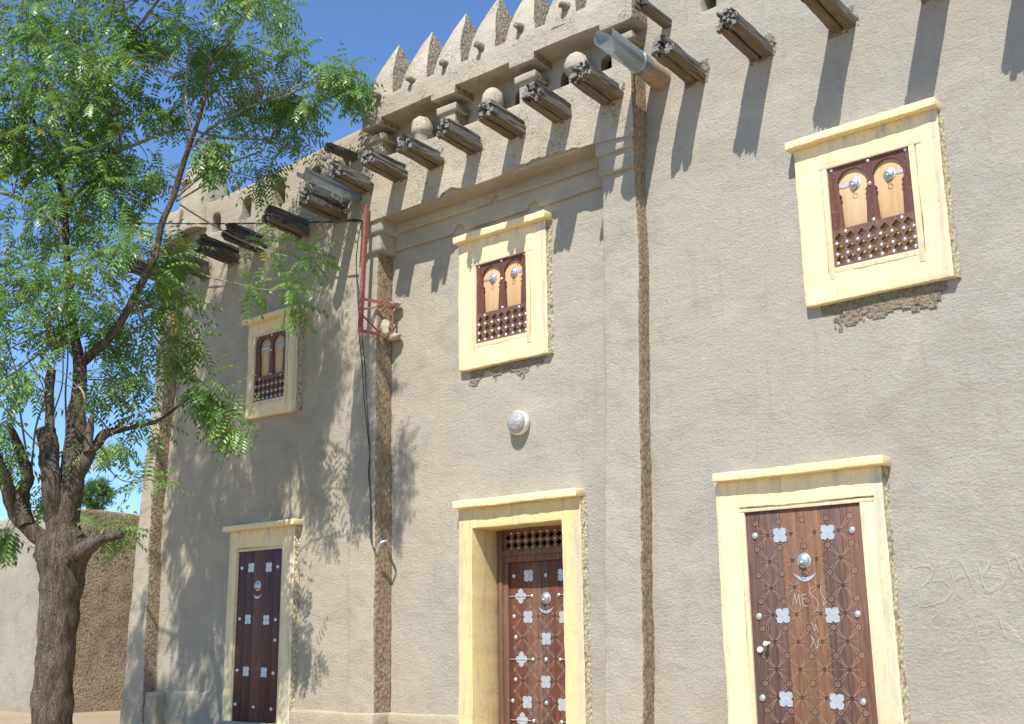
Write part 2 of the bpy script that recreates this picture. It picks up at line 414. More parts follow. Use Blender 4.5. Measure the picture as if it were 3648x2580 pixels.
# moulded bands above the centre window
def bumpline(x0, x1, z, bumps, top):
    pts = [(x0, top), (x0, z)]
    for bx, r in bumps:
        pts.append((bx - r * 1.35, z))
        for i in range(0, 9):
            t = math.pi * (1 - i / 8); pts.append((bx + r * math.cos(t), z + .015 + r * math.sin(t) * .95))
        pts.append((bx + r * 1.35, z))
    pts += [(x1, z + .012), (x1, top)]; return pts[::-1]
mudplate('cornice_band', bumpline(-9.35, -6.05, 4.515, [(-8.28, .085), (-7.20, .075)], 4.9), [], .035, .1, H, bev=.012, step=.1, amp=.008)
mudplate('cornice_band', bumpline(-9.35, -6.05, 4.715, [(-7.70, .06)], 4.9), [], -.015, .06, H, bev=.012, step=.1, amp=.008)
# pilasters either side of the centre panel
mm = ['mud', 'rough', 'mud_cracked']
PR = [(-6.32, -1.3), (-5.89, -1.3), (-5.79, 1.7), (-5.73, 3.5), (-5.73, 4.6), (-6.13, 4.6), (-6.17, 2.6), (-6.24, 1)]
mudplate('pilaster', PR, [], -.18, .1, H, mm, .025, .06, .012, .010, sides=True, axes='xyz')
mudplate('pilaster', rect(-6.14, -5.71, 4.50, 4.76), [], -.225, .1, H, mm, .02, .08, .01, sides=True, axes='xyz')
mudplate('pilaster', rect(-6.15, -5.69, 4.70, 4.9), [], -.262, .1, H, mm, .02, .08, .01, sides=True, axes='xyz')
PL = [(-9.76, -1.3), (-9.31, -1.3), (-9.35, .9), (-9.38, 2.7), (-9.38, 4.6), (-9.70, 4.6), (-9.80, 2.3), (-9.76, 0)]
mudplate('pilaster', PL, [], -.18, .1, H, mm, .025, .06, .012, .010, sides=True, axes='xyz')
for p in H.children[-1].data.polygons:
    if p.center.z - GZ * 0 > 3.3 - GZ: p.material_index = 0
mudplate('pilaster', rect(-9.66, -9.30, 4.46, 4.72), [], -.225, .1, H, mm, .03, .08, .016, sides=False, axes='xyz')
mudplate('pilaster', rect(-9.62, -9.24, 4.68, 4.9), [], -.262, .1, H, mm, .03, .08, .016, sides=False, axes='xyz')
# upper block behind the beams with its broken plaster lip
mudplate('upper_wall', [(-9.50, 4.845), (-5.68, 4.845), (-5.67, 5.585), (-9.56, 5.58)], [], -.255, .31, H, mm, .02, .12, .008, sides=True, axes='xyz')
lip = [(-9.52, 4.835), (-9.36, 4.83), (-9.17, 4.832)]
def bite(x0, x1, h, seed):
    rr = random.Random(seed); n = int((x1 - x0) / .045); out = []
    for i in range(n + 1):
        t = i / n; out.append((x0 + (x1 - x0) * t, 4.838 + h * (math.sin(math.pi * t) ** .5) * rr.uniform(.55, 1.) + .003))
    return out
lip += bite(-8.27, -7.92, .075, 3) + [(-7.8, 4.84), (-7.35, 4.842)] + bite(-7.3, -6.32, .065, 5) + [(-6.16, 4.841), (-5.655, 4.80)]
lip += [(-5.655, 5.595), (-9.565, 5.585)]
o = mudplate('upper_wall', lip, [], -.29, -.24, H, ['mud_cracked', 'rough_grey'], .006, .09, .006, .004, sides=True)
# frieze: back wall with dark openings, piers, egg headed posts, fascia
bays = [(-9.24, -8.41), (-8.03, -7.23), (-6.88, -6.02)]
balls = [-8.68, -7.59, -6.41]
hol = []
for (a, b), c in zip(bays, balls): hol += [arch(c - .27, 5.62, .19, .36), arch(c + .27, 5.62, .19, .36)]
mudplate('frieze_wall', rect(-9.52, -5.70, 5.55, 6.2), hol, +.03, .16, H, mm, .01, .12, .006, sides=True)
bm = bmesh.new(); box(bm, (-9.5, .27, 5.5), (-5.72, .31, 6.2)); link('frieze_back', bm_mesh(bm), 'dark', H)  # black sheet painted as the shade behind the arches
for x0, x1 in ((-9.56, -9.27), (-8.37, -8.08), (-7.20, -6.92), (-5.98, -5.67)):
    mudplate('frieze_pier', rect(x0 + .03, x1 - .03, 5.56, 5.93), [], -.20, .0, H, mm, .015, .07, .008, sides=True, axes='xyz')
    mudplate('frieze_pier', rect(x0 - .01, x1 + .01, 5.875, 5.965), [], -.235, .0, H, mm, .015, .05, .008, sides=True, axes='xyz')
for c in balls:
    bm = bmesh.new(); lathe(bm, [(.085, 5.5), (.095, 5.68), (.10, 5.755), (.128, 5.77), (.137, 5.80), (.134, 5.86), (.118, 5.92), (.088, 5.965), (.045, 5.99), (.01, 5.997)], (c, -.15, 0), 'z', 20)
    wobble(bm, .022, .012, 5, 16, c); link('egg_post', bm_mesh(bm, smooth=80), 'mud_cracked', H)
fas = [(-9.58, 6.05), (-9.25, 6.05), (-9.24, 6.12)]
for (a, b), nx in zip(bays, (-8.03, -6.88, None)):
    fas += [(b, 6.13), (b + .003, 6.055)]
    if nx: fas += [(nx - .003, 6.05), (nx, 6.135)]
fas += [(-5.62, 6.06), (-5.61, 6.40), (-9.55, 6.38), (-9.57, 6.3)]
mudplate('fascia', fas, [], -.29, .12, H, ['mud_cracked', 'rough'], .012, .09, .008, .005, sides=True, axes='xyz')
for sx in (-9.07, -8.49, -7.96, -7.43, -6.87, -6.31, -5.77):
    bm = bmesh.new(); n = 16; hw = .225; cx = sx - .205; cy = .06; rings = []
    rr = random.Random(int(sx * 100)); top = 7.23 + rr.uniform(-.03, .04); lean = rr.uniform(-.03, .02)
    for i in range(n + 1):
        t = i / n; z = 6.31 + (top - 6.31) * t
        f_ = 1 - t ** 1.42; dp = .34 * (1 - t ** 1.75) + .006
        ring = []
        per = [(-1, -1), (-.33, -1), (.33, -1), (1, -1), (1, -.33), (1, .33), (1, 1), (.33, 1), (-.33, 1), (-1, 1), (-1, .33), (-1, -.33)]
        for (u, v) in per:
            k = .93 if abs(u) == 1 and abs(v) == 1 else 1
            ring.append(bm.verts.new((cx + lean * t + u * ((.255 if u < 0 else .20) * f_ + .008) * k, cy + v * dp * k, z)))
        rings.append(ring)
    for i in range(n):
        for k in range(12): bm.faces.new((rings[i][k], rings[i][(k + 1) % 12], rings[i + 1][(k + 1) % 12], rings[i + 1][k]))
    bm.faces.new(rings[0][::-1]); bm.faces.new(rings[-1])
    wobble(bm, .014, .008, 4, 16, sx)
    me = bm_mesh(bm, smooth=45); me.materials.append(M['mud_cracked']); me.materials.append(M['rough_grey']); rough_sides(me, .5)
    link('parapet_spike', me, None, H)
for x, z in ((-9.28, 6.40), (-8.73, 6.43), (-8.19, 6.455), (-7.64, 6.48), (-7.07, 6.49), (-6.45, 6.51)):
    bm = bmesh.new(); lathe(bm, [(.052, -.03), (.046, .0), (.038, .04), (.036, .068), (.022, .083), (.006, .088)], (x, -.288, z - .0), 'y', 10)
    wobble(bm, .012, .014, 6, 30, x); link('plaster_stub', bm_mesh(bm, smooth=60), 'rough_grey', H)
# corner pilaster and its pinnacle
CP = [(-14.22, -1.3), (-13.66, -1.3), (-13.70, -.6), (-13.76, 1.8), (-13.66, 3.4), (-13.6, 5.0), (-13.5, 6.1), (-13.85, 6.1), (-13.86, 5.0), (-13.92, 3.4), (-14.04, 1.8), (-14.16, -.2)]
mudplate('pilaster', CP, [], -.20, .28, H, mm, .03, .12, .02, .008, sides=True, axes='xyz')
mudplate('plinth_block', rect(-13.70, -13.42, -1.3, -.62), [], -.17, .1, H, 'plinth', .02, .1, .01)
bm = bmesh.new(); rings = []; n = 20
for i in range(n + 1):
    t = i / n; z = 5.75 + 1.20 * t; hw = .37 - .14 * t if t < .8 else (.37 - .14 * .8) * math.sqrt(max(0, 1 - ((t - .8) / .2) ** 2 * .93))
    ring = []
    for k in range(24):
        th = 2 * math.pi * k / 24; c, s_ = math.cos(th), math.sin(th); q = 1 / (abs(c) ** 3.2 + abs(s_) ** 3.2) ** (1 / 3.2)
        fl = 1 - .10 * max(0, math.cos(4 * th)) * (1 - t)
        ring.append(bm.verts.new((-13.46 + c * q * hw * fl, .18 + s_ * q * hw * fl, z)))
    rings.append(ring)
for i in range(n):
    for k in range(24): bm.faces.new((rings[i][k], rings[i][(k + 1) % 24], rings[i + 1][(k + 1) % 24], rings[i + 1][k]))
bm.faces.new(rings[0][::-1]); bm.faces.new(rings[-1])
lathe(bm, [(.13, 6.9), (.10, 6.95), (.085, 7.1), (.10, 7.13), (.09, 7.2), (.03, 7.26)], (-13.46, .18, 0), 'z', 14)
box(bm, (-13.62, -.17, 6.50), (-13.40, -.04, 6.55), .015)
wobble(bm, .014, .006, 3, 12)
link('pinnacle', bm_mesh(bm, smooth=50), 'mud', H)
# plinth ledges
mudplate('plinth', rect(-10.86, -9.74, -1.3, -.775), [], -.075, .05, H, 'plinth', .025, .12, .012, .008)
mudplate('plinth', rect(-9.78, -9.29, -1.3, -.765), [], -.235, .05, H, 'plinth', .025, .12, .012, .008)
mudplate('plinth', rect(-9.32, -8.26, -1.3, -.76), [], .01, .12, H, 'plinth', .025, .12, .012, .008)
mudplate('plinth', rect(-6.66, -6.2, -1.3, -.80), [], .02, .12, H, 'plinth', .025, .12, .012, .008)
mudplate('plinth', rect(-13.72, -12.14, -1.3, -.60), [], -.03, .05, H, 'mud', .025, .12, .012, .008)

# worn plaster patches below the window frames and around the beams
def worn(x0, x1, z0, z1, y, seed, mat='eroded', depth=.009, den=1.):
    bm = bmesh.new(); rr = random.Random(seed)
    nx = int((x1 - x0) / .018); nz = int((z1 - z0) / .018); V = {}
    for i in range(nx + 1):
        for j in range(nz + 1):
            x = x0 + (x1 - x0) * i / nx; z = z0 + (z1 - z0) * j / nz
            hgt = noise.noise(Vector((x * 16, seed, z * 16))) * depth + noise.noise(Vector((x * 45, seed, z * 45))) * depth * .7
            V[i, j] = bm.verts.new((x + rr.uniform(-.004, .004), y - abs(hgt) - .002, z))
    for i in range(nx):
        for j in range(nz):
            t = (j + .5) / nz; e = min(1, (i + .5) / nx * 6, (1 - (i + .5) / nx) * 6)
            x = x0 + (x1 - x0) * i / nx; z = z0 + (z1 - z0) * j / nz
            if t ** 1.3 * e * den + .55 * noise.noise(Vector((x * 5, seed, z * 5))) + .25 * noise.noise(Vector((x * 22, seed, z * 22))) > .42:
                bm.faces.new((V[i, j], V[i + 1, j], V[i + 1, j + 1], V[i, j + 1]))
    bmesh.ops.delete(bm, geom=[v for v in bm.verts if not v.link_faces], context='VERTS')
    if not bm.faces: bm.free(); return
    link('worn_patch', bm_mesh(bm, smooth=0), mat, H)
worn(-4.10, -2.80, 2.36, 2.77, -.003, 2, den=.95, depth=.004)
worn(-8.24, -7.02, 2.60, 2.87, .076, 4, den=.88, depth=.004)

# ------------------------------------------------------------------ beams
def log_mesh(x0, x1, z0, z1, y0, L, seed, ring=10):
    """one split palm log, rough section, frayed end"""
    rr = random.Random(seed); bm = bmesh.new(); cx, cz = (x0 + x1) / 2, (z0 + z1) / 2; hx, hz = (x1 - x0) / 2, (z1 - z0) / 2
    base = []; n = 18
    for k in range(n):
        th = 2 * math.pi * k / n; c, s_ = math.cos(th), math.sin(th); q = 1 / (abs(c) ** 5 + abs(s_) ** 5) ** .2
        base.append((c * q * rr.uniform(.86, 1.03), s_ * q * rr.uniform(.84, 1.04)))
    endo = [rr.uniform(-.05, .05) for _ in range(n)]; rings = []; m_ = 14
    for i in range(m_ + 1):
        t = i / m_; ring = []
        for k, (u, v) in enumerate(base):
            sh = 1 - .06 * t - (.10 * rr.random() if i == m_ else 0)
            y = y0 - L * t + (endo[k] if i == m_ else 0) * 1.
            w1 = 1 + .10 * noise.noise(Vector((u * 3 + seed, t * 3, v * 3))) + .07 * noise.noise(Vector((u * 9 + seed, t * 5, v * 9)))
            ring.append(bm.verts.new((cx + u * hx * sh * w1, y, cz + v * hz * sh * w1)))
        rings.append(ring)
    for i in range(m_):
        for k in range(n): bm.faces.new((rings[i][k], rings[i][(k + 1) % n], rings[i + 1][(k + 1) % n], rings[i + 1][k]))
    # frayed end: fibre tufts around a hollow heart
    hub = bm.verts.new((cx, y0 - L + .10, cz))
    for k in range(n): bm.faces.new((rings[-1][k], rings[-1][(k + 1) % n], hub))
    bm.faces.new(rings[0][::-1])
    for _ in range(7):
        a = rr.uniform(0, 6.28); r = rr.uniform(.3, .95); px, pz = cx + math.cos(a) * hx * r, cz + math.sin(a) * hz * r
        s1 = rr.uniform(.010, .026); ln = rr.uniform(.02, .085)
        box(bm, (px - s1, y0 - L - ln + .05, pz - s1), (px + s1 * rr.uniform(.6, 1.3), y0 - L + .06, pz + s1))
    return bm
def beam(xl, xr, z0, L, yroot, seed, mats=('beam', 'beam_under'), rise=.045, h=.20):
    rr = random.Random(seed); mid = xl + (xr - xl) * rr.uniform(.42, .58); hh = h * rr.uniform(.48, .58); all_ = bmesh.new()
    for k, (a, b, c, d) in enumerate(((xl, mid - .004, z0, z0 + hh), (mid + .004, xr, z0 + rr.uniform(-.01, .01), z0 + hh), (xl + rr.uniform(.0, .04), xr - rr.uniform(.01, .07), z0 + hh - .012, z0 + h))):
        bm = log_mesh(a, b, c, d, yroot + .12, L + .12 - rr.uniform(0, .05), seed * 7 + k)
        me = bpy.data.meshes.new('t'); bm.to_mesh(me); bm.free(); all_.from_mesh(me); bpy.data.meshes.remove(me)
    for v in all_.verts:
        t = (yroot - v.co.y) / L; v.co.z += rise * t
    me = bm_mesh(all_, smooth=28)
    for x in mats: me.materials.append(M[x])
    me.materials.append(M['beam_dark' if mats[0] == 'beam_dark' else 'beam_end'])
    for p in me.polygons:
        if p.normal.z < -.5: p.material_index = 1  # downward faces take the bounce-tinted wood
        if p.normal.y < -.45 or p.center.y < yroot - L + .015: p.material_index = 2
    o = link('roof_beam', me, None, H)
    cb = bmesh.new(); box(cb, (xl - .028, yroot - .004, z0 - .03), (xr + .028, yroot + .06, z0 + h + .03), .018, 3); gridify(cb, .03, 'xz'); wobble(cb, .026, .014, 11, 34, seed)
    link('mud_packing', bm_mesh(cb, smooth=45), 'eroded', o); return o   # every bundle is cut differently
k = 0
for xl, xr in ((-6.03, -5.75), (-6.63, -6.39), (-7.24, -7.00), (-7.83, -7.62), (-8.43, -8.19), (-9.01, -8.77), (-9.56, -9.34)):
    beam(xl, xr, 5.20, .56 if xl > -6.5 else .55, -.28, 11 + k); k += 1
for xl, xr, L in ((-5.19, -4.97, .64), (-4.49, -4.25, .66), (-3.69, -3.45, .66), (-2.85, -2.60, .70), (-2.05, -1.80, .68), (-1.30, -1.05, .66), (-.5, -.25, .66)):
    beam(xl, xr, 5.26, L, 0, 31 + k); k += 1
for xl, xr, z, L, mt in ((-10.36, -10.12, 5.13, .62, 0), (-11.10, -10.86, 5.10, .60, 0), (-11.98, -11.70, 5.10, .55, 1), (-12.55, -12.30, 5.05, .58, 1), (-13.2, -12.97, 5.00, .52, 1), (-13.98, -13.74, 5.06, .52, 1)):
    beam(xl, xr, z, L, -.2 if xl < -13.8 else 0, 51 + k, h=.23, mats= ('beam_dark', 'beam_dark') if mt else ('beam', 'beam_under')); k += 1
for x, z, L, y in ((-10.02, 5.93, .42, 0), (-5.38, 6.02, .5, 0)):
    bm = log_mesh(x - .055, x + .055, z - .055, z + .055, y + .1, L + .1, 90 + k); k += 1
    me = bm_mesh(bm, smooth=30); me.materials.append(M['beam']); me.materials.append(M['beam_under'])
    for p in me.polygons:
        if p.normal.z < -.5: p.material_index = 1
    link('roof_beam', me, None, H)

# ------------------------------------------------------------------ drain spouts
def spout(x, z, L, rise, rad, halfopen):
    """sheet metal gutter, rolled, open towards the top near the mouth"""
    bm = bmesh.new(); n = 22; seg = 16; rows = []
    for i in range(n + 1):
        t = i / n; y = .02 - L * t; zz = z + rise * t
        gap = (0.10 + .62 * max(0, (t - .66) / .34) ** 1.2) if halfopen < 1 else 1.45      # opening half angle around the top
        row = []
        for k in range(seg + 1):
            th = math.pi / 2 + gap + (2 * math.pi - 2 * gap) * k / seg
            cut = .05 * (abs(k - seg / 2) / (seg / 2)) if i == n else 0
            row.append(bm.verts.new((x + rad * math.cos(th), y + cut, zz + rad * math.sin(th))))
        rows.append(row)
    for i in range(n):
        for k in range(seg): bm.faces.new((rows[i][k], rows[i][k + 1], rows[i + 1][k + 1], rows[i + 1][k]))
    bmesh.ops.solidify(bm, geom=bm.faces[:], thickness=.003)
    p = link('drain_spout', bm_mesh(bm, smooth=50), 'zinc', H)
    if halfopen < 1:
        bm = bmesh.new(); tube(bm, [(x, .05, z), (x, -.15, z + rise * .15), (x, -.34, z + rise * .33)], [rad * 1.12, rad * 1.06, rad * .98], 18)
        wobble(bm, .004, .004, 5, 25); link('mud_collar', bm_mesh(bm, smooth=60), 'collar', p)
    bm = bmesh.new(); lathe(bm, [(rad * 1.0, 0), (rad * 1.05, .0), (rad * 1.05, .02), (rad * 1.0, .02)], (x, -L * .40, z + rise * .4), 'y', 20); link('seam_ring', bm_mesh(bm), 'zinc', p) if halfopen < 1 else bm.free()
spout(-5.49, 5.44, 1.05, .06, .108, 0)
spout(-9.93, 5.38, .98, .05, .085, 1)

# ------------------------------------------------------------------ small metal fittings (shared meshes)
def dome_mesh(r, h, seg=14):
    bm = bmesh.new(); lathe(bm, [(r * math.cos(t), h * math.sin(t)) for t in [i * math.pi / 2 / 5 for i in range(5)]] + [(r * .04, h)], (0, 0, 0), 'y', seg); return bm_mesh(bm, 'stud', 60)
def flower_mesh(s):
    pts = []
    for i in range(96):
        th = 2 * math.pi * i / 96; c, s_ = math.cos(th), math.sin(th); q = 1 / (abs(c) ** 6 + abs(s_) ** 6) ** (1 / 6)
        ax = min(abs(((th + math.pi / 4) % (math.pi / 2)) - math.pi / 4), 1)       # angle from nearest axis
        notch = .26 * math.exp(-(ax / .13) ** 2); sc = .05 * abs(math.sin(8 * th))
        pts.append((c * q * s * (1 - notch - sc), s_ * q * s * (1 - notch - sc)))
    bm = extrude_poly(pts, [], -.003, 0)
    lathe(bm, [(.008, 0.002), (.006, .006), (.001, .007)], (0, 0, 0), 'y', 8); return bm_mesh(bm, 'flower', 30)
def rosette_mesh(r):
    bm = bmesh.new(); seg = 40; prof = [(1., .0), (1., .004), (.8, .007), (.72, .02), (.5, .032), (.42, .033), (.38, .040), (.27, .042), (.24, .032), (.02, .030)]
    rings = []
    for i, (q, h) in enumerate(prof):
        ring = []
        for k in range(seg):
            th = 2 * math.pi * k / seg; rr = r * q * (1 + (.06 if k % 2 else -.06) * (1 if i < 2 else 0)); ring.append(bm.verts.new((rr * math.cos(th), -h * r / .055, rr * math.sin(th))))
        rings.append(ring)
    for i in range(len(rings) - 1):
        for k in range(seg): bm.faces.new((rings[i][k], rings[i][(k + 1) % seg], rings[i + 1][(k + 1) % seg], rings[i + 1][k]))
    bm.faces.new(rings[-1]); bm.faces.new(rings[0][::-1]); return bm_mesh(bm, 'rosette', 40)
def ring_mesh(R1, r):
    bm = bmesh.new(); pts = [(R1 * math.cos(t), 0, R1 * math.sin(t)) for t in [2 * math.pi * i / 20 for i in range(21)]]
    tube(bm, pts, r, 6, False); return bm_mesh(bm, 'ring', 60)
def crescent_mesh(wd, h):
    top = []; bot = []
    for i in range(21):
        u = -1 + i / 10; bot.append((u * wd, h * (u * u) * 1. )); top.append((u * wd, .45 * h + h * .55 * (u * u)))
    bm = extrude_poly([(x, z - h) for x, z in bot] + [(x, z - h + .002) for x, z in top[::-1]], [], -.004, 0); return bm_mesh(bm, 'crescent', 30)
STUD = dome_mesh(.0185, .013); STUD.materials.append(M['silver'])
STUDL = dome_mesh(.030, .020); STUDL.materials.append(M['silver'])
STUDM = dome_mesh(.024, .016); STUDM.materials.append(M['silver'])
FLOWER = flower_mesh(.062); FLOWER.materials.append(M['tin'])
ROS = rosette_mesh(.060); ROS.materials.append(M['silver'])
ROSB = rosette_mesh(.062); ROSB.materials.append(M['silver'])
RING = ring_mesh(.022, .0025); RING.materials.append(M['ironware'])
CRES = crescent_mesh(.105, .072); CRES.materials.append(M['tin'])
def put(name, me, parent, p, scale=None, rot=0):
    o = link(name, me, None, parent, at=p)
    if scale: o.scale = (scale, scale, scale)
    if rot: o.rotation_euler = (0, rot, 0)
    return o

# ------------------------------------------------------------------ windows
def framework(name, fx0, fx1, fz0, fz1, ox0, ox1, oz0, oz1, y0, y1, parent, openbottom=False, bev=.006, mat='yellow', seed=1, label=None):
    if openbottom: outer = [(fx0, fz0), (ox0, fz0), (ox0, oz1), (ox1, oz1), (ox1, fz0), (fx1, fz0), (fx1, fz1), (fx0, fz1)]; holes = []
    else: outer = rect(fx0, fx1, fz0, fz1); holes = [rect(ox0, ox1, oz0, oz1)]
    bm = extrude_poly(outer, holes, y0, y1); bevel_sharp(bm, bev); gridify(bm, .045, 'xz'); wobble(bm, .008, .005, 2, 13, seed)
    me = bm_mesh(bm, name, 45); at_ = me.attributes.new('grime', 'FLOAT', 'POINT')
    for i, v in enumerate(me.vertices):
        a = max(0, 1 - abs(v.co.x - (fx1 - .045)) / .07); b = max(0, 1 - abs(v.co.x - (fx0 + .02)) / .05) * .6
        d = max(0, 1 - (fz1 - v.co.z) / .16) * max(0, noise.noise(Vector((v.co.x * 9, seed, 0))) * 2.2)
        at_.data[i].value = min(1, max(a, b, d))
    me.materials.append(M[mat]); me.materials.append(M['yellow_edge'])
    for p in me.polygons:
        if p.normal.x > .7 and p.center.x > (ox1 + fx1) / 2: p.material_index = 1
    return link(name, me, None, parent, label=label)
def rough_edge(x, z0, z1, y0, y1, seed, parent, wd=.035):
    """lumpy mud smeared along the right side of a frame"""
    bm = bmesh.new(); n = int((z1 - z0) / .03); rows = []
    for i in range(n + 1):
        z = z0 + (z1 - z0) * i / n; row = []
        for j in range(5):
            t = j / 4; q = noise.noise(Vector((seed, z * 12, t * 3))) * .014 + noise.noise(Vector((seed, z * 40, t * 9))) * .008
            row.append(bm.verts.new((x - .004 + wd * t + q, y0 + (y1 - y0) * (t ** .8) + q * .6, z)))
        rows.append(row)
    for i in range(n):
        for j in range(4): bm.faces.new((rows[i][j], rows[i][j + 1], rows[i + 1][j + 1], rows[i + 1][j]))
    link('mud_edging', bm_mesh(bm, smooth=30), 'yellow_edge', parent)
def star(cx, cz, r):
    out = []
    for i in range(16):
        th = 2 * math.pi * i / 16; q = (1., .80, .66, .80)[i % 4]; out.append((cx + r * q * math.cos(th), cz + r * q * math.sin(th)))
    return out
def window(yb, F, C, S, label, seed, stains='yellow'):
    """F frame, C lintel, S shutter rectangles (x0,x1,z0,z1); yb wall plane"""
    sx0, sx1, sz0, sz1 = S; W_, H_ = sx1 - sx0, sz1 - sz0
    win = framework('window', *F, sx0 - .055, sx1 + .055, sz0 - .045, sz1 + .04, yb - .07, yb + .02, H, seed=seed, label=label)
    bm = bmesh.new(); box(bm, (C[0], yb - .15, C[2]), (C[1], yb + .01, C[3]), .006); gridify(bm, .06, 'x'); wobble(bm, .009, .005, 2, 13, seed)
    link('lintel', bm_mesh(bm, smooth=45), stains, win)
    rough_edge(F[1], F[2], F[3], yb - .068, yb + .0, seed, win)
    # flaking cream casing with horned corners
    c = bmesh.new(); e = .05; yf, yk = yb - .0735, yb - .03
    box(c, (sx0 - e, yf, sz0 - .10), (sx0, yk, sz1), .003); box(c, (sx1, yf - .001, sz0 - .115), (sx1 + e, yk, sz1), .002)
    box(c, (sx0 - e - .03, yf - .002, sz1), (sx1 + e + .06, yk, sz1 + .042), .003); box(c, (sx0 - e, yf + .001, sz0 - .05), (sx1, yk, sz0), .003)
    link('casing', bm_mesh(c), 'wood_cream', win)
    X = lambda u: sx0 + u * W_
    Zf = lambda v: sz0 + v * H_
    # brown arcaded board
    def keyhole(s):
        q = [(.15, .375), (.138, .60), (.128, .635), (.150, .655), (.118, .68), (.146, .70), (.112, .735), (.115, .80)]
        arc = [(.2925 - .1875 * math.cos(math.pi * i / 12), .80 + .152 * math.sin(math.pi * i / 12)) for i in range(1, 12)]
        q2 = [(.47, .80), (.473, .735), (.439, .70), (.467, .68), (.435, .655), (.457, .635), (.447, .60), (.432, .375)]
        pts = q + arc + q2
        if s: pts = [(1.02 - u, v) for u, v in pts][::-1]
        return [(X(u), Zf(v)) for u, v in pts]
    bm = extrude_poly(rect(sx0, sx1, Zf(.37), sz1), [keyhole(0), keyhole(1)], yb - .05, yb - .03)
    link('arched_board', bm_mesh(bm, smooth=30), 'wood_red', win)
    fx = lambda x: X((x + 3.81) / .73); fz = lambda z: Zf((z - 3.06) / .91)
    cols = [fx(x) for x in (-3.75, -3.65, -3.548, -3.447, -3.348, -3.247, -3.147)]; rows = [fz(z) for z in (3.322, 3.222, 3.128)]
    bm = extrude_poly(rect(sx0, sx1, sz0, Zf(.372)), [star(a, b, .041 * W_ / .73) for a in cols for b in rows], yb - .055, yb - .034)
    link('lattice', bm_mesh(bm, smooth=30), 'wood_mid', win)
    bm = bmesh.new(); box(bm, (sx0 - .005, yb - .058, sz0 - .004), (sx1 + .005, yb - .04, sz0 + .012), .002); link('bottom_rail', bm_mesh(bm), 'wood_dark', win)
    bm = bmesh.new(); box(bm, (sx0, yb - .012, sz0), (sx1, yb + .012, Zf(.39))); link('backing_board', bm_mesh(bm), 'wood_light', win)
    for a, b in ((.10, .495), (.505, .92)):
        bm = bmesh.new(); box(bm, (X(a), yb - .024, Zf(.38)), (X(b), yb - .010, Zf(.97)), .002); link('shutter_panel', bm_mesh(bm), 'wood_light', win)
    sc = W_ / .73
    ys = yb - .050
    for x, z in ((-3.775, 3.95), (-3.442, 3.948), (-3.113, 3.952), (-3.444, 3.74), (-3.438, 3.411)): put('stud', STUD, win, (fx(x), ys, fz(z)), sc)
    for x in (-3.779, -3.688, -3.591, -3.492, -3.389, -3.291, -3.191, -3.105):
        for z in (3.271, 3.173, 3.092): put('stud', STUD, win, (fx(x), yb - .055, fz(z)), sc * .95)
    for x in (-3.691, -3.197): put('stud', STUD, win, (fx(x), yb - .055, fz(3.366)), sc * .95)
    for x, sgn in ((-3.585, -1), (-3.275, 1)):
        kx, kz = fx(x), fz(3.785)
        pts = [(.0, .012), (.06, .008), (.075, .018), (.09, .008), (.105, .02), (.12, .006), (.14, .010), (.14, -.010), (.12, -.006), (.105, -.02), (.09, -.008), (.075, -.018), (.06, -.008), (.0, -.012)]
        pts = [(kx + sgn * u * sc, kz + v * sc) for u, v in pts]
        if sgn < 0: pts = pts[::-1]
        bm = extrude_poly(pts, [], yb - .029, yb - .0245); link('strap', bm_mesh(bm, smooth=0), 'tin', win)
        kn = put('knocker', ROS, win, (kx, yb - .025, kz), sc * .92, rnd.uniform(-.4, .4))
        bm = bmesh.new(); tube(bm, [(.024 * math.cos(t), -.045 + .0 * t, .024 * math.sin(t) - .055) for t in [2 * math.pi * i / 16 for i in range(17)]], .003, 6, False)
        r_ = link('knocker_ring', bm_mesh(bm), 'ironware', kn, at=(kx, yb - .025, kz)); kn.rotation_euler = (0, rnd.uniform(-.35, .35), 0)
    # small carved scratches and nail rings on the board
    bm = bmesh.new(); rr = random.Random(seed * 13)
    for _ in range(46):
        u, v = rr.choice(((rr.uniform(.01, .09), rr.uniform(.4, .95)), (rr.uniform(.93, .99), rr.uniform(.4, .95)), (rr.uniform(.48, .54), rr.uniform(.4, .9)), (rr.uniform(.02, .98), rr.uniform(.965, .99))))
        dx, dz = rr.uniform(-.006, .006), rr.uniform(.008, .03); strip(bm, [(X(u), Zf(v)), (X(u) + dx, Zf(v) + dz)], .0022, yb - .0512)
    for a in cols:
        for b in rows:
            for dx, dz in ((0, .052), (.0, -.052)): strip(bm, [(a + dx - .004, b + dz), (a + dx + .004, b + dz)], .003, yb - .0562)
    link('carving', bm_mesh(bm, smooth=0), 'carve', win)
    return win
window(0, (-4.105, -2.82, 2.77, 4.225), (-4.15, -2.80, 4.222, 4.295), (-3.81, -3.08, 3.06, 3.97), 'rightmost window, clean bright yellow surround in full sun above the wide carved door', 3)
window(.08, (-8.26, -7.00, 2.87, 4.335), (-8.27, -6.96, 4.332, 4.41), (-8.00, -7.28, 3.14, 4.04), 'middle window under the heavy soffit, its yellow surround striped by beam shadows', 5)
window(0, (-11.94, -10.93, 2.80, 4.07), (-11.97, -10.80, 4.068, 4.135), (-11.79, -11.165, 3.01, 3.88), 'leftmost window behind the leaves, narrower and in dappled shade', 7)

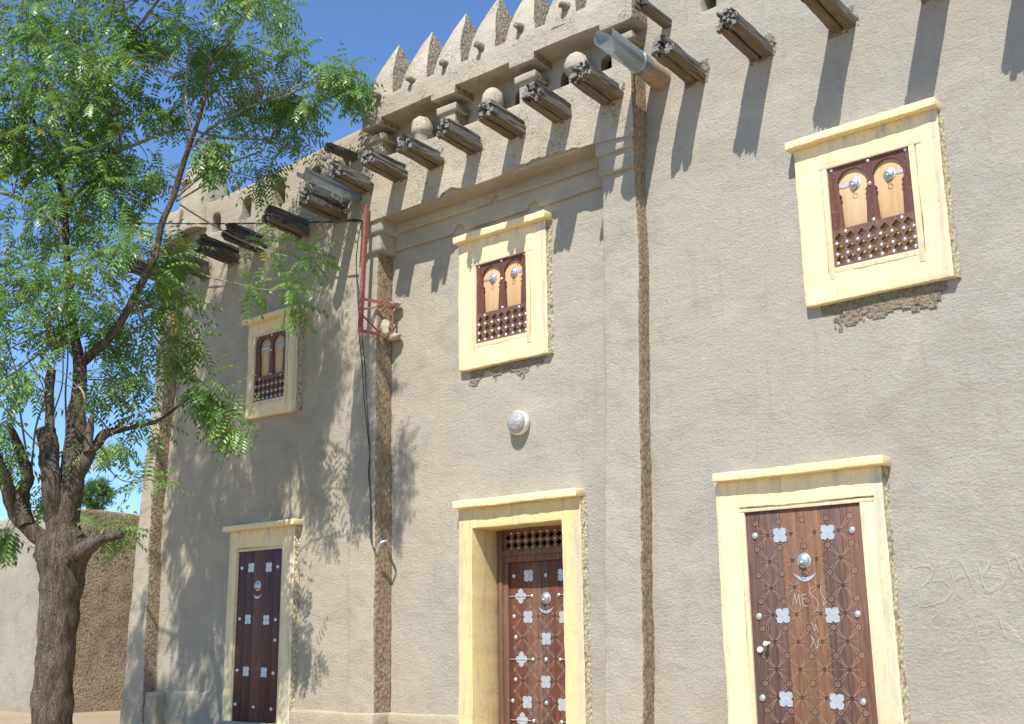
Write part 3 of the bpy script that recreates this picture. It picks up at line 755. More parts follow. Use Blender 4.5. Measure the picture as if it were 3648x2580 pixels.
# ------------------------------------------------------------------ doors
def door_carving(cx0, dx, cz0, dz, nx, nz, y, parent, x0, x1, z0, z1, seed=1, full=True):
    bm = bmesh.new(); bd = bmesh.new(); rr = random.Random(seed)
    ok = lambda x, z: x0 + .01 < x < x1 - .01 and z0 < z < z1 - .02
    for i in range(nx):
        for j in range(nz):
            x = cx0 + dx * i + rr.uniform(-.004, .004); z = cz0 - dz * j + rr.uniform(-.004, .004)
            if not ok(x, z): continue
            for r in (.010, .019, .027):
                pts = [(x + r * math.cos(t), z + r * math.sin(t)) for t in [2 * math.pi * q / 14 for q in range(15)]]
                strip(bm if r < .02 else bd, pts, .0032, y)
    for i in range(nx - 1):
        for j in range(nz):
            x = cx0 + dx * (i + .5); z = cz0 - dz * (j + .5)
            if not ok(x, z): continue
            for r in (.006, .013):
                pts = [(x + r * math.cos(t), z + r * math.sin(t)) for t in [2 * math.pi * q / 10 for q in range(11)]]; strip(bd, pts, .003, y)
            for sx in (-1, 1):
                for sz in (-1, 1):
                    for off in (-.012, .012):
                        tx, tz = x + sx * dx * .5 + off, z + sz * dz * .5 - off * sx * sz
                        a = (x + sx * .012, z + sz * .012); b = (x + (tx - x) * .82, z + (tz - z) * .82)
                        strip(bm, [a, b], .0034, y - .0003)
            if full:
                for sx in (-1, 1): strip(bm, [(x + sx * .015, z), (x + sx * dx * .42, z + rr.uniform(-.006, .006))], 0.0024, y - .0003)
    link('carving', bm_mesh(bm, smooth=0), 'carve', parent); link('carved_ring', bm_mesh(bd, smooth=0), 'carve_dark', parent)
def knocker(parent, x, y, z, cz=None, cres=1.):
    kn = put('knocker', ROSB, parent, (x, y, z))
    bm = bmesh.new(); tube(bm, [(.026 * math.cos(t), -.05, .026 * math.sin(t) - .062) for t in [2 * math.pi * i / 16 for i in range(17)]], .0035, 6, False)
    bm.transform(Matrix.Translation((x, y, z))); link('knocker_ring', bm_mesh(bm), 'ironware', parent)
    if cz: put('crescent', CRES, parent, (x - .002, y, cz), cres)

# wide carved door on the right
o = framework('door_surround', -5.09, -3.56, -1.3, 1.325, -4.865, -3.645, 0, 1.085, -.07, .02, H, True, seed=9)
rough_edge(-3.56, -1.15, 1.32, -.068, .0, 21, o)
bm = bmesh.new(); box(bm, (-5.06, -.165, 1.322), (-3.505, .01, 1.395), .007); gridify(bm, .06, 'x'); wobble(bm, .009, .005, 2, 13, 4); link('lintel', bm_mesh(bm, smooth=45), 'yellow', o)
bm = bmesh.new(); box(bm, (-4.863, -.055, -1.15), (-4.825, -.0, 1.045), .003); box(bm, (-3.772, -.056, -1.15), (-3.647, -.0, 1.045), .003); box(bm, (-4.863, -.058, 1.047), (-3.647, -.0, 1.083), .003)
link('casing', bm_mesh(bm), 'wood_cream', o)
D = bmesh.new(); pl = [(-4.822, -4.50, 1), (-4.497, -4.355, 0), (-4.353, -4.13, 0), (-4.127, -3.955, 1), (-3.952, -3.78, 2)]; zt = (1.040, 1.043, 1.046, 1.038, 1.040)
for (a, b, mi), z in zip(pl, zt):
    n0 = len(D.faces); box(D, (a, -.034 - .0015 * mi, -1.05), (b, .0, z), .002); D.faces.ensure_lookup_table()
    for f in D.faces[n0:]: f.material_index = mi
me = bm_mesh(D, smooth=40); [me.materials.append(M[x]) for x in ('wood_orange', 'wood_dark', 'wood_mid')]
dr = link('door', me, None, H, label='wide unrecessed door of five brown and orange planks with carved stars and tin flowers, on the right')
y = -.0355
for x, z in ((-4.505, .831), (-4.073, .826), (-4.526, .161), (-4.085, .156), (-4.548, -.512), (-4.104, -.521)): put('tin_flower', FLOWER, dr, (x, y - .003, z), rot=rnd.uniform(-.08, .08))
for x, z in ((-4.741, .839), (-3.86, .829), (-4.75, .159), (-3.872, .158), (-4.764, -.508), (-3.885, -.52)): put('stud', STUDL, dr, (x, y - .001, z))
knocker(dr, -4.30, y, .607, .505)
door_carving(-4.725, .214, .947, .222, 5, 9, y - .0022, dr, -4.82, -3.785, -1., 1.03, 4)
bm = bmesh.new()
lathe(bm, [(.016, 0), (.013, .03), (.02, .05), (.022, .065), (.014, .075), (.002, .077)], (-4.675, y, -.066), 'y', 12); lathe(bm, [(.026, 0), (.026, .02), (.018, .028), (.002, .03)], (-4.754, y, -.116), 'y', 12)
link('handle', bm_mesh(bm), 'enamel', dr)
bm = bmesh.new(); yy = y - .0045
def L7(*p):  # picked drawn strokes
    strip(bm, list(p), .0035, yy)
L7((-4.43, .245), (-4.405, .34), (-4.395, .25), (-4.37, .335), (-4.362, .235)); L7((-4.30, .33), (-4.345, .325), (-4.34, .285), (-4.30, .30)); L7((-4.34, .285), (-4.335, .235), (-4.29, .235))
L7((-4.235, .385), (-4.265, .375), (-4.275, .345), (-4.25, .315), (-4.215, .285), (-4.20, .25), (-4.215, .20), (-4.245, .185)); L7((-4.165, .39), (-4.175, .34), (-4.15, .30), (-4.13, .26), (-4.16, .235), (-4.15, .27)); L7((-4.27, .10), (-4.25, .03), (-4.24, .09), (-4.22, .02)); L7((-4.30, -.10), (-4.26, -.04), (-4.29, .0), (-4.24, -.11), (-4.22, -.03))
link('scratched_letters', bm_mesh(bm, smooth=0), 'chalk', dr)

# deep set door in the middle
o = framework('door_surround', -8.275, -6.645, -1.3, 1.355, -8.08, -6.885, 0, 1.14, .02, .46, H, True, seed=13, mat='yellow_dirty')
rough_edge(-6.645, -1.15, 1.35, .022, .08, 23, o)
bm = bmesh.new(); box(bm, (-8.275, -.07, 1.352), (-6.63, .09, 1.43), .007); gridify(bm, .06, 'x'); wobble(bm, .009, .005, 2, 13, 6); link('lintel', bm_mesh(bm, smooth=45), 'yellow', o)
bm = bmesh.new()
for a, b, c, d in ((-8.06, -8.0, -1.15, 1.16), (-6.96, -6.90, -1.15, 1.16)): box(bm, (a, .41, c), (b, .50, d), .006)
box(bm, (-8.0, .412, 1.115), (-6.96, .50, 1.16), .004); box(bm, (-8.0, .405, .86), (-6.96, .50, .925), .006); box(bm, (-8.0, .42, .79), (-6.96, .50, .862), .004)
box(bm, (-8.0, .425, -1.15), (-7.93, .5, .79), .004); box(bm, (-7.03, .425, -1.15), (-6.96, .5, .79), .004)
link('door_frame', bm_mesh(bm), 'wood_mid', o)
hl = [star(-7.935 + .0985 * i, zz, .038) for i in range(10) for zz in (1.056, .972)]
bm = extrude_poly(rect(-7.998, -6.962, .925, 1.116), hl, .44, .465); link('lattice', bm_mesh(bm, smooth=30), 'wood_mid', o)
bm = bmesh.new(); box(bm, (-8.05, .53, -1.2), (-6.9, .56, 1.2)); link('dark_interior', bm_mesh(bm), 'dark', o)  # black board standing in for the unlit room
for i in range(9):
    for zz in (1.100, 1.014, .935): put('stud', STUD, o, (-7.886 + .0985 * i, .44, zz), .72)
D = bmesh.new()
for a, b, mi in ((-7.928, -7.70, 2), (-7.697, -7.50, 0), (-7.497, -7.40, 1), (-7.397, -7.20, 2), (-7.197, -7.032, 0)):
    n0 = len(D.faces); box(D, (a, .452, -1.05), (b, .49, .788), .002); D.faces.ensure_lookup_table()
    for f in D.faces[n0:]: f.material_index = mi
me = bm_mesh(D, smooth=40); [me.materials.append(M[x]) for x in ('wood_mid', 'wood_dark', 'wood_red')]
dm = link('door', me, None, H, label='deep set reddish carved door below a pierced transom, in the middle bay')
y = .452
for x, z in ((-7.665, .644), (-7.215, .635), (-7.68, .219), (-7.21, .21), (-7.443, -.003), (-7.458, -.431), (-7.707, -.635), (-7.247, -.649)): put('tin_flower', FLOWER, dm, (x, y - .001, z))
for z, dy in ((.435, 0), (-.208, 0), (-.815, 0)):
    for sx in (1, -1):
        cx = -7.775 if sx > 0 else -7.105
        fo = put('tin_flower', FLOWER, dm, (cx, y - .002, z), 1.05, math.pi / 4)
        bm = bmesh.new(); x0, x1 = (-7.925, -7.625) if sx > 0 else (-7.265, -7.035)
        box(bm, (x0, y - .012, z - .004), (x1, y - .004, z + .004), .001); link('strap', bm_mesh(bm), 'tin', dm)
        put('stud', STUDM, dm, (-7.622 if sx > 0 else -7.268, y - .004, z - .003), .85)
for x, z in ((-7.868, .65), (-7.436, .642), (-7.874, .227), (-7.852, .013), (-7.862, -.414), (-7.905, -.627), (-7.46, -.638), (-7.455, -.212)): put('stud', STUDM, dm, (x, y, z))
knocker(dm, -7.435, y - .002, .405, .315, .95)
door_carving(-7.87, .217, .545, .215, 5, 8, y - .0012, dm, -7.925, -7.035, -1., .42, 6, False)
bm = bmesh.new(); box(bm, (-8.28, -.02, -1.3), (-6.64, .5, -.93), .015); link('threshold', bm_mesh(bm), 'plinth', o)

# narrow dark door on the left
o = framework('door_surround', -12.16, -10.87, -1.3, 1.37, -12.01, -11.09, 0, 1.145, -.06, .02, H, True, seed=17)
rough_edge(-10.87, -.95, 1.36, -.058, .0, 25, o)
bm = bmesh.new(); box(bm, (-12.20, -.15, 1.366), (-10.80, .01, 1.435), .007); gridify(bm, .06, 'x'); wobble(bm, .009, .005, 2, 13, 8); link('lintel', bm_mesh(bm, smooth=45), 'yellow', o)
bm = bmesh.new(); box(bm, (-12.005, -.045, -.93), (-11.985, 0, 1.105), .003); box(bm, (-11.125, -.046, -.93), (-11.092, 0, 1.105), .003); box(bm, (-12.005, -.048, 1.107), (-11.092, 0, 1.143), .003); link('casing', bm_mesh(bm), 'wood_cream', o)
D = bmesh.new()
for a, b, mi in ((-11.983, -11.83, 0), (-11.827, -11.67, 0), (-11.667, -11.46, 1), (-11.457, -11.28, 0), (-11.277, -11.128, 0)): 
    n0 = len(D.faces); box(D, (a, -.032, -.93), (b, 0, 1.102), .002); D.faces.ensure_lookup_table()
    for f in D.faces[n0:]: f.material_index = mi
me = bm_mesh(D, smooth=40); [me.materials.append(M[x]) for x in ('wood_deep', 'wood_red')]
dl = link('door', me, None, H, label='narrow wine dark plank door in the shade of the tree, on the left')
y = -.032
for x, z in ((-11.725, .903), (-11.379, .891), (-11.751, .274), (-11.392, .26), (-11.749, -.347), (-11.401, -.356)): put('tin_flower', FLOWER, dl, (x, y - .001, z), .95)
for x, z in ((-11.91, .904), (-11.206, .89), (-11.915, .283), (-11.213, .259), (-11.924, -.336), (-11.226, -.367), (-11.931, -.74), (-11.578, -.762), (-11.24, -.776), (-11.21, .02)): put('stud', STUDL, dl, (x, y, z), .85)
knocker(dl, -11.582, y, .675, .575, .8)
bm = bmesh.new(); box(bm, (-12.16, -.10, -1.3), (-10.87, .02, -.935), .02); link('threshold', bm_mesh(bm), 'plinth', o)

# chalk scratched letters on the right wall
bm = bmesh.new()
def CW(pts, wd=.0032, y=-.020):
    strip(bm, pts, wd, y)
for st in [[(-3.39, 0.509), (-3.376, 0.421), (-3.363, 0.323), (-3.348, 0.205)], [(-3.39, 0.509), (-3.338, 0.524), (-3.269, 0.518), (-3.238, 0.483), (-3.253, 0.435), (-3.313, 0.379), (-3.343, 0.356)], [(-3.291, 0.393), (-3.231, 0.407), (-3.164, 0.397), (-3.12, 0.353), (-3.121, 0.296), (-3.169, 0.25), (-3.269, 0.219), (-3.348, 0.205)], [(-3.121, 0.53), (-3.1, 0.447), (-3.081, 0.351), (-3.059, 0.273)], [(-3.116, 0.53), (-3.103, 0.563), (-3.068, 0.573), (-3.027, 0.554), (-2.998, 0.509), (-2.977, 0.442), (-2.938, 0.318)], [(-3.08, 0.408), (-3.026, 0.43), (-2.962, 0.446)], [(-2.897, 0.523), (-2.883, 0.438), (-2.859, 0.315)], [(-2.796, 0.551), (-2.821, 0.491), (-2.869, 0.442)], [(-2.869, 0.442), (-2.772, 0.433), (-2.706, 0.411), (-2.725, 0.366), (-2.783, 0.34), (-2.859, 0.315)], [(-2.676, 0.559), (-2.66, 0.456), (-2.642, 0.418)], [(-2.668, 0.549), (-2.62, 0.574), (-2.598, 0.527), (-2.575, 0.452)], [(-3.248, 0.142), (-3.29, 0.11), (-3.304, 0.072), (-3.277, 0.041), (-3.239, 0.041)], [(-3.188, 0.061), (-3.159, 0.079), (-3.154, 0.098)], [(-2.985, 0.136), (-2.962, 0.094), (-2.944, 0.001), (-2.935, -0.091)], [(-2.98, 0.143), (-2.909, 0.149)], [(-2.947, 0.01), (-2.854, 0.023)], [(-2.939, -0.086), (-2.885, -0.096)], [(-2.79, 0.146), (-2.769, 0.045), (-2.741, -0.029)], [(-2.778, 0.086), (-2.731, 0.062), (-2.662, 0.002)], [(-2.717, -0.013), (-2.678, -0.025), (-2.629, -0.052)], [(-3.228, -0.138), (-3.169, -0.122), (-3.11, -0.104)]]: CW(st)
link('scratched_letters', bm_mesh(bm, smooth=0), 'chalk', H)

# ------------------------------------------------------------------ lamp, bracket, cables
lamp = thing('wall_lamp', (-7.43, .075, 2.19), 'round white bulkhead lamp with ribbed glass dome on the mud wall above the middle door', 'lamp')
bm = bmesh.new(); lathe(bm, [(.115, 0), (.128, .02), (.128, .06), (.12, .075), (.10, .076)], (-7.43, .075, 2.19), 'y', 40); link('lamp_base', bm_mesh(bm, smooth=40), 'enamel', lamp)
bm = bmesh.new(); pr = [(.115, .06)] + [(.115 * math.cos(t), .075 + .075 * math.sin(t)) for t in [i * math.pi / 2 / 9 for i in range(9)]] + [(.004, .15)]
lathe(bm, pr, (-7.43, .075, 2.19), 'y', 48)
link('lamp_glass', bm_mesh(bm, smooth=70), 'lamp_glass', lamp)

br = thing('cable_bracket', (-9.43, -.18, 3.45), 'tall rusty red steel cable bracket fixed to the pilaster with a mud smeared foot', 'bracket')
bm = bmesh.new()
A = Vector((-9.47, -.35, 3.47)); B = Vector((-9.40, -.35, 5.02))
def bar(bm, a, b, w1, d1=None):
    a, b = Vector(a), Vector(b); t = (b - a).normalized(); u = t.cross(Vector((0, 1, 0)))
    if u.length < .1: u = t.cross(Vector((0, 0, 1)))
    u.normalize(); v = t.cross(u); d1 = d1 or w1
    vs = [bm.verts.new(p + u * i * w1 / 2 + v * j * d1 / 2) for p in (a, b) for i, j in ((-1, -1), (1, -1), (1, 1), (-1, 1))]
    for q in ((0, 1, 2, 3), (7, 6, 5, 4), (0, 4, 5, 1), (1, 5, 6, 2), (2, 6, 7, 3), (3, 7, 4, 0)): bm.faces.new([vs[i] for i in q])
bar(bm, A, B, .044, .042)
link('post', bm_mesh(bm, smooth=0), 'red_steel', br)
bm = bmesh.new(); J = A.lerp(B, .2)
bar(bm, A.lerp(B, .255) + Vector((.02, 0, 0)), (-9.235, -.02, 3.82), .035, .012); bar(bm, A + Vector((0, 0, .02)), (-9.26, -.02, 3.44), .04, .012)
link('arm', bm_mesh(bm, smooth=0), 'red_steel', br)
bm = bmesh.new(); bar(bm, A.lerp(B, .175) + Vector((.02, 0, 0)), (-9.34, -.14, 3.80), .022, .008); bar(bm, A.lerp(B, .13) + Vector((.02, 0, 0)), (-9.34, -.14, 3.46), .022, .008)
bar(bm, (-9.27, -.03, 3.46), (-9.265, -.03, 3.80), .024, .01)
link('brace', bm_mesh(bm, smooth=0), 'red_steel', br)
for c, r in (((-9.31, -.10, 3.53), (.06, .05, .11)), ((-9.27, .0, 3.84), (.09, .07, .03)), ((-9.28, .0, 3.45), (.11, .07, .035))):
    bm = bmesh.new(); mt = Matrix.Translation(c) @ Matrix.Diagonal((*r, 1)); bmesh.ops.create_icosphere(bm, subdivisions=3, radius=1, matrix=mt)
    wobble(bm, .03, .02, 7, 28); link('mud_smear', bm_mesh(bm, smooth=60), 'mud', H)

FX, FY, PXF = RGT, UPV, 2549.6
def at(px, py, Y):
    """a point read off the photograph (2296 px wide) set at depth Y in front of the wall"""
    d = FWD + RGT * ((px - 1148) / PXF) + UPV * ((812 - py) / PXF)
    return CAM + d * ((9 + Y) / d.y)
cab = thing('overhead_cable', (-9.43, -.36, 4.75), 'black twisted service cable strung from the red bracket out through the tree', 'cable')
P0 = Vector((-9.45, -.37, 4.83)); P1 = at(-260, 462, -.9)
for k in (0, 1):
    bm = bmesh.new(); pts = []
    for i in range(120):
        t = i / 119; p = P0.lerp(P1, t); p.z -= .16 * 4 * t * (1 - t) * 1.; a = t * 130 + k * math.pi; p += Vector((0, .006 * math.cos(a), .006 * math.sin(a))); pts.append(p)
    tube(bm, pts, .006, 5, False); link('strand', bm_mesh(bm, smooth=80), 'black_cable', cab)
bm = bmesh.new(); tube(bm, [P0, P0.lerp(P1, .012), P0.lerp(P1, .02)], [.012, .022, .012], 8); link('clamp', bm_mesh(bm), 'black_cable', cab)
bm = bmesh.new(); tube(bm, [P0, (-9.42, -.36, 4.86)], .004, 6); link('tie_wire', bm_mesh(bm), 'zinc', cab)
dc = thing('down_cable', (-9.46, -.2, 1.0), 'pair of thin black cables hanging loosely down the left pilaster to a bent conduit', 'cable')
for k, off in ((0, 0), (1, 6)):
    pix = [(811, 497), (803, 540), (799, 600), (804 + off, 700), (806 + off, 760), (813 + off, 830), (815 + off, 880), (823 + off / 2, 960), (829, 1020), (828 - off / 3, 1060), (831, 1120), (833 - off / 2, 1190), (834, 1222), (845, 1236)]
    pts = [at(x, y, -.34 if i < 2 else -.21) for i, (x, y) in enumerate(pix)]; P, Q = smooth_path(pts, [.005] * len(pts), 5)
    bm = bmesh.new(); tube(bm, P, .0052, 6, False); link('strand', bm_mesh(bm, smooth=80), 'black_cable', dc)
bm = bmesh.new(); P, Q = smooth_path([at(845, 1238, -.21), at(849, 1224, -.21), at(856, 1216, -.20), at(868, 1214, -.14), at(870, 1226, -.04), at(870, 1240, .06)], [.014] * 6, 5); tube(bm, P, .013, 10); link('conduit', bm_mesh(bm, smooth=60), 'zinc', dc)

# ------------------------------------------------------------------ neighbouring courtyard building
nb = thing('courtyard_wall', (-19.5, 4, GZ), 'lower pale mud walled building beyond the tree, one coarse side wall in shade', 'building')
X1 = -19.05; Y1 = 1.35
bm = bmesh.new(); box(bm, (-34, Y1, GZ - .1), (X1 - .02, Y1 + .5, 2.33), .04); gridify(bm, .3, 'xz'); wobble(bm, .05, .015, .8, 4, 3); link('front_wall', bm_mesh(bm, smooth=45), 'mud_far', nb)
bm = bmesh.new(); box(bm, (X1 - .5, Y1 + .03, GZ - .1), (X1, 12, 2.36), .04); gridify(bm, .11, 'yz'); wobble(bm, .05, .02, .8, 5, 5)
for v in bm.verts: v.co.x += .025 * noise.noise(v.co * 6)
link('side_wall', bm_mesh(bm, smooth=45), 'rough', nb)
bm = bmesh.new(); box(bm, (-34, Y1 + .4, GZ), (X1 - .4, 12, 2.0)); link('roof', bm_mesh(bm), 'mud_far', nb)
bm = log_mesh(-21.0, -20.85, 1.95, 2.1, Y1 + .1, .8, 400); link('roof_beam', bm_mesh(bm), 'beam', nb)
bm = log_mesh(-22.9, -22.75, 1.95, 2.1, Y1 + .1, .8, 401); link('roof_beam', bm_mesh(bm), 'beam', nb)

# ------------------------------------------------------------------ trees
import itertools
def leaves_mesh(clusters, rr, leaf_len=.30, n_leaf=(6, 10), pairs=6, lw=.025, ll=.084, ytop=.025, name='crown', m1='leaf', droop=1., out=None):
    V = []; Fc = []; MI = []
    for (c, ax, sc) in clusters:
        k = rr.randint(*n_leaf); ph = rr.uniform(0, 6.28)
        ax = ax.normalized(); a = ax.cross(Vector((0, 0, 1))); a = a.normalized() if a.length > .1 else Vector((1, 0, 0)); b = ax.cross(a)
        for i in range(k):
            th = ph + 2.4 * i; ft = rr.uniform(.35, 1.1)
            d = (ax * (1.2 - ft) + (a * math.cos(th) + b * math.sin(th)) * ft + Vector((0, 0, rr.uniform(-.15, .2)))).normalized()
            L = leaf_len * sc * rr.uniform(.7, 1.15); p = Vector(c) - ax * rr.uniform(0, .10) * sc; mi = 1 if rr.random() < ytop else 0
            np_ = pairs + rr.randint(-2, 1); side = d.cross(Vector((0, 0, 1)))
            if side.length < .15: side = Vector((1, 0, 0))
            side.normalize(); tw = rr.uniform(-.7, .7)
            side = (side * math.cos(tw) + side.cross(d) * math.sin(tw)).normalized()
            dirv = d.copy(); seg = L / np_
            for j in range(np_ + 1):
                dirv = (dirv + Vector((0, 0, -.16 * droop))).normalized(); q = p + dirv * seg
                # rachis
                wv = side * .0016; n = len(V)
                V += [p + wv, p - wv, q - wv, q + wv]; Fc.append((n, n + 1, n + 2, n + 3)); MI.append(mi); p = q
                if j == 0: continue
                up = side.cross(dirv).normalized()
                for s in (-1, 1):
                    if j == np_ and s == 1: ld = dirv
                    else: ld = (side * s * rr.uniform(.75, 1.05) + dirv * .55 + Vector((0, 0, -.38 * droop)) + up * rr.uniform(-.12, .12)).normalized()
                    l_ = ll * sc * (1. - .35 * abs(j / np_ - .45) * 2 * .6) * rr.uniform(.85, 1.12)
                    wd = (dirv - ld * dirv.dot(ld)); wd = wd.normalized() * lw * sc * .5 if wd.length > .05 else up * lw * .5
                    crv = Vector((0, 0, -.18)) * l_ - wd * .8
                    n = len(V)
                    V += [p, p + ld * l_ * .38 + wd, p + ld * l_ * .72 + wd * .62 + crv * .35, p + ld * l_ + crv, p + ld * l_ * .70 - wd * .55 + crv * .35, p + ld * l_ * .34 - wd]
                    Fc.append((n, n + 1, n + 2, n + 3, n + 4, n + 5)); MI.append(mi)
    me = bpy.data.meshes.new(name); me.from_pydata([tuple(v) for v in V], [], Fc); me.materials.append(M[m1]); me.materials.append(M['leaf_yellow'])
    me.polygons.foreach_set('material_index', MI); me.update(); return me

T = thing('neem_tree', (-11.2, -3.05, GZ), 'large pollarded neem tree with a thick knobbly trunk and feathery green leaves before the house', 'tree')
px2m = lambda px, Y, x=200: px * (at(x, 900, Y) - CAM).dot(FWD) / PXF
def bough(pix, wpx, jit=0):
    """pix: (x,y,Y); wpx: widths"""
    pts = [at(*p) for p in pix]; rs = [w_ * (p - CAM).dot(FWD) / PXF / 2 for w_, p in zip(wpx, pts)]
    return smooth_path(pts, rs, 5)
trunkb = bmesh.new(); SK = []
def add_limb(pix, wpx, seg=12, rough=.18, bmx=None):
    n0 = len(trunkb.faces)
    P, Q = bough(pix, wpx); tube(bmx if bmx is not None else trunkb, P, Q, seg, True, rough, len(SK)); SK.append((P, Q))
    if max(wpx) < 13:
        trunkb.faces.ensure_lookup_table()
        for f in trunkb.faces[n0:]: f.material_index = 1
add_limb([(108, 1760, -3.05), (112, 1680, -3.05), (116, 1600, -3.05), (122, 1500, -3.05), (126, 1440, -3.05), (133, 1360, -3.05), (139, 1300, -3.05), (142, 1250, -3.05), (140, 1205, -3.05)], [112, 96, 88, 85, 84, 88, 96, 112, 100], 36, .15)
add_limb([(150, 1260, -3.05), (140, 1190, -3.05), (152, 1140, -3.05), (160, 1080, -3.05), (167, 1010, -3.0), (171, 940, -3.0), (177, 876, -3.0), (178, 815, -3.0), (167, 752, -3.0), (163, 702, -3.0), (156, 624, -3.0), (149, 570, -3.0), (145, 465, -3.0), (116, 368, -3.0), (93, 310, -3.0), (66, 252, -3.1), (40, 180, -3.2), (25, 90, -3.3)], [90, 78, 62, 54, 48, 42, 31, 28, 20, 17, 16, 15, 14, 11, 10, 9, 6, 4], 22, .18)
add_limb([(150, 1262, -3.05), (185, 1238, -3.05), (215, 1214, -3.0), (245, 1203, -2.95), (275, 1200, -2.9)], [60, 38, 28, 24, 17], 14, .2)
add_limb([(135, 1240, -3.05), (100, 1212, -3.15), (70, 1188, -3.25), (40, 1160, -3.3), (22, 1110, -3.4), (12, 1060, -3.5)], [70, 42, 36, 34, 34, 22], 14, .25)
add_limb([(60, 1180, -3.3), (48, 1110, -3.3), (62, 1070, -3.35), (40, 1000, -3.4), (20, 950, -3.5)], [34, 38, 26, 22, 10], 12, .25)
add_limb([(135, 1180, -3.05), (120, 1110, -3.2), (112, 1050, -3.25), (108, 992, -3.25), (102, 965, -3.25)], [62, 48, 44, 42, 40], 16, .25)
add_limb([(110, 985, -3.25), (112, 930, -3.25), (111, 870, -3.25), (116, 828, -3.25)], [22, 20, 19, 24], 10, .25)
add_limb([(160, 1090, -3.05), (190, 1034, -3.0), (215, 1000, -2.9), (238, 972, -2.8), (287, 961, -2.5), (349, 946, -2.2), (395, 915, -1.95), (440, 880, -1.75)], [42, 30, 26, 20, 10, 8, 6, 4], 12, .22)
add_limb([(200, 1015, -3.0), (198, 985, -3.0), (206, 930, -3.0)], [26, 20, 10], 10, .4)
add_limb([(181, 815, -3.0), (205, 795, -2.95), (252, 752, -2.85), (279, 709, -2.8), (310, 651, -2.7), (337, 597, -2.65), (352, 560, -2.6), (362, 505, -2.6), (387, 446, -2.55), (411, 368, -2.5), (424, 330, -2.5), (457, 232, -2.5), (470, 150, -2.5), (520, 90, -2.7), (560, 20, -2.85)], [24, 22, 19, 18, 17, 17, 15, 14, 13, 13, 12, 7, 5, 4, 3], 12, .15)
add_limb([(149, 470, -3.0), (186, 418, -2.9), (232, 360, -2.8), (310, 322, -2.6), (407, 291, -2.2), (500, 310, -1.5), (593, 314, -.9), (640, 330, -.75)], [10, 9, 8, 7, 6, 5, 4, 2], 8, .1)
add_limb([(158, 300, -3.0), (194, 217, -2.9), (248, 147, -2.8), (302, 70, -2.7), (356, 0, -2.6), (400, -70, -2.5)], [8, 8, 8, 7, 6, 4], 8, .1)
add_limb([(150, 330, -3.1), (175, 200, -3.0), (233, 66, -2.9), (310, 0, -2.8), (350, -40, -2.8)], [7, 7, 6, 5, 4], 8, .1)
add_limb([(148, 570, -3.1), (130, 510, -3.2), (97, 477, -3.2), (46, 446, -3.3), (-30, 425, -3.4)], [8, 8, 8, 8, 6], 8, .1)
add_limb([(145, 430, -3.1), (120, 260, -3.2), (93, 112, -3.3), (70, 60, -3.3), (43, -10, -3.4)], [8, 7, 6, 5, 4], 8, .1)
add_limb([(30, 300, -3.4), (26, 180, -3.4), (25, 100, -3.4), (0, 20, -3.5)], [6, 6, 5, 3], 8, .1)
add_limb([(424, 335, -2.5), (480, 283, -1.9), (560, 240, -1.4), (640, 215, -1.0), (720, 180, -.8), (800, 145, -.6)], [8, 6, 5, 4, 3, 2], 8, .1)
add_limb([(391, 446, -2.5), (465, 387, -1.9), (531, 360, -1.3), (593, 337, -.9)], [6, 6, 5, 3], 8, .1)
add_limb([(395, 452, -2.5), (450, 420, -2.0), (500, 385, -1.4), (575, 400, -.9)], [4, 4, 3, 2], 6, .1)
add_limb([(581, 229, -1.3), (640, 205, -1.), (694, 182, -.9), (736, 147, -.8)], [4, 4, 3, 2], 6, .1)
add_limb([(434, 310, -2.5), (415, 200, -2.5), (425, 110, -2.5), (400, 40, -2.6)], [6, 5, 4, 3], 6, .1)
add_limb([(402, 458, -2.5), (460, 495, -2.1), (531, 534, -1.8), (600, 562, -1.65), (688, 587, -1.6)], [4, 3.5, 3, 2.6, 2], 6, .1)
add_limb([(357, 576, -2.6), (400, 580, -2.3), (461, 618, -2.0), (531, 636, -1.8), (600, 650, -1.7), (680, 640, -1.6)], [4, 3.5, 3, 2.6, 2, 1.6], 6, .1)
add_limb([(300, 665, -2.7), (340, 690, -2.4), (400, 700, -2.1), (440, 770, -1.9)], [6, 5, 4, 2], 6, .1)
add_limb([(300, 670, -2.7), (350, 760, -2.3), (420, 830, -2.0), (480, 880, -1.7), (540, 950, -1.55)], [6, 5, 4, 3, 2], 6, .1)
add_limb([(235, 972, -2.8), (228, 1010, -2.8), (240, 1045, -2.7), (268, 1074, -2.6), (300, 1082, -2.5), (322, 1078, -2.5)], [5, 4, 3.5, 3, 2.5, 2], 6, .1)
add_limb([(196, 1020, -2.95), (240, 975, -2.8), (290, 950, -2.6), (350, 905, -2.4)], [6, 5, 4, 3], 6, .1)
add_limb([(165, 980, -3.0), (190, 905, -3.3), (180, 870, -3.3), (168, 872, -3.2)], [6, 5, 4, 4], 6, .1)
add_limb([(40, 1160, -3.3), (-40, 950, -3.8), (-150, 700, -4.4), (-260, 400, -5), (-300, 150, -5.2)], [30, 26, 20, 14, 8], 10, .15)  # unseen limb, added to carry the clumps that shade the trunk
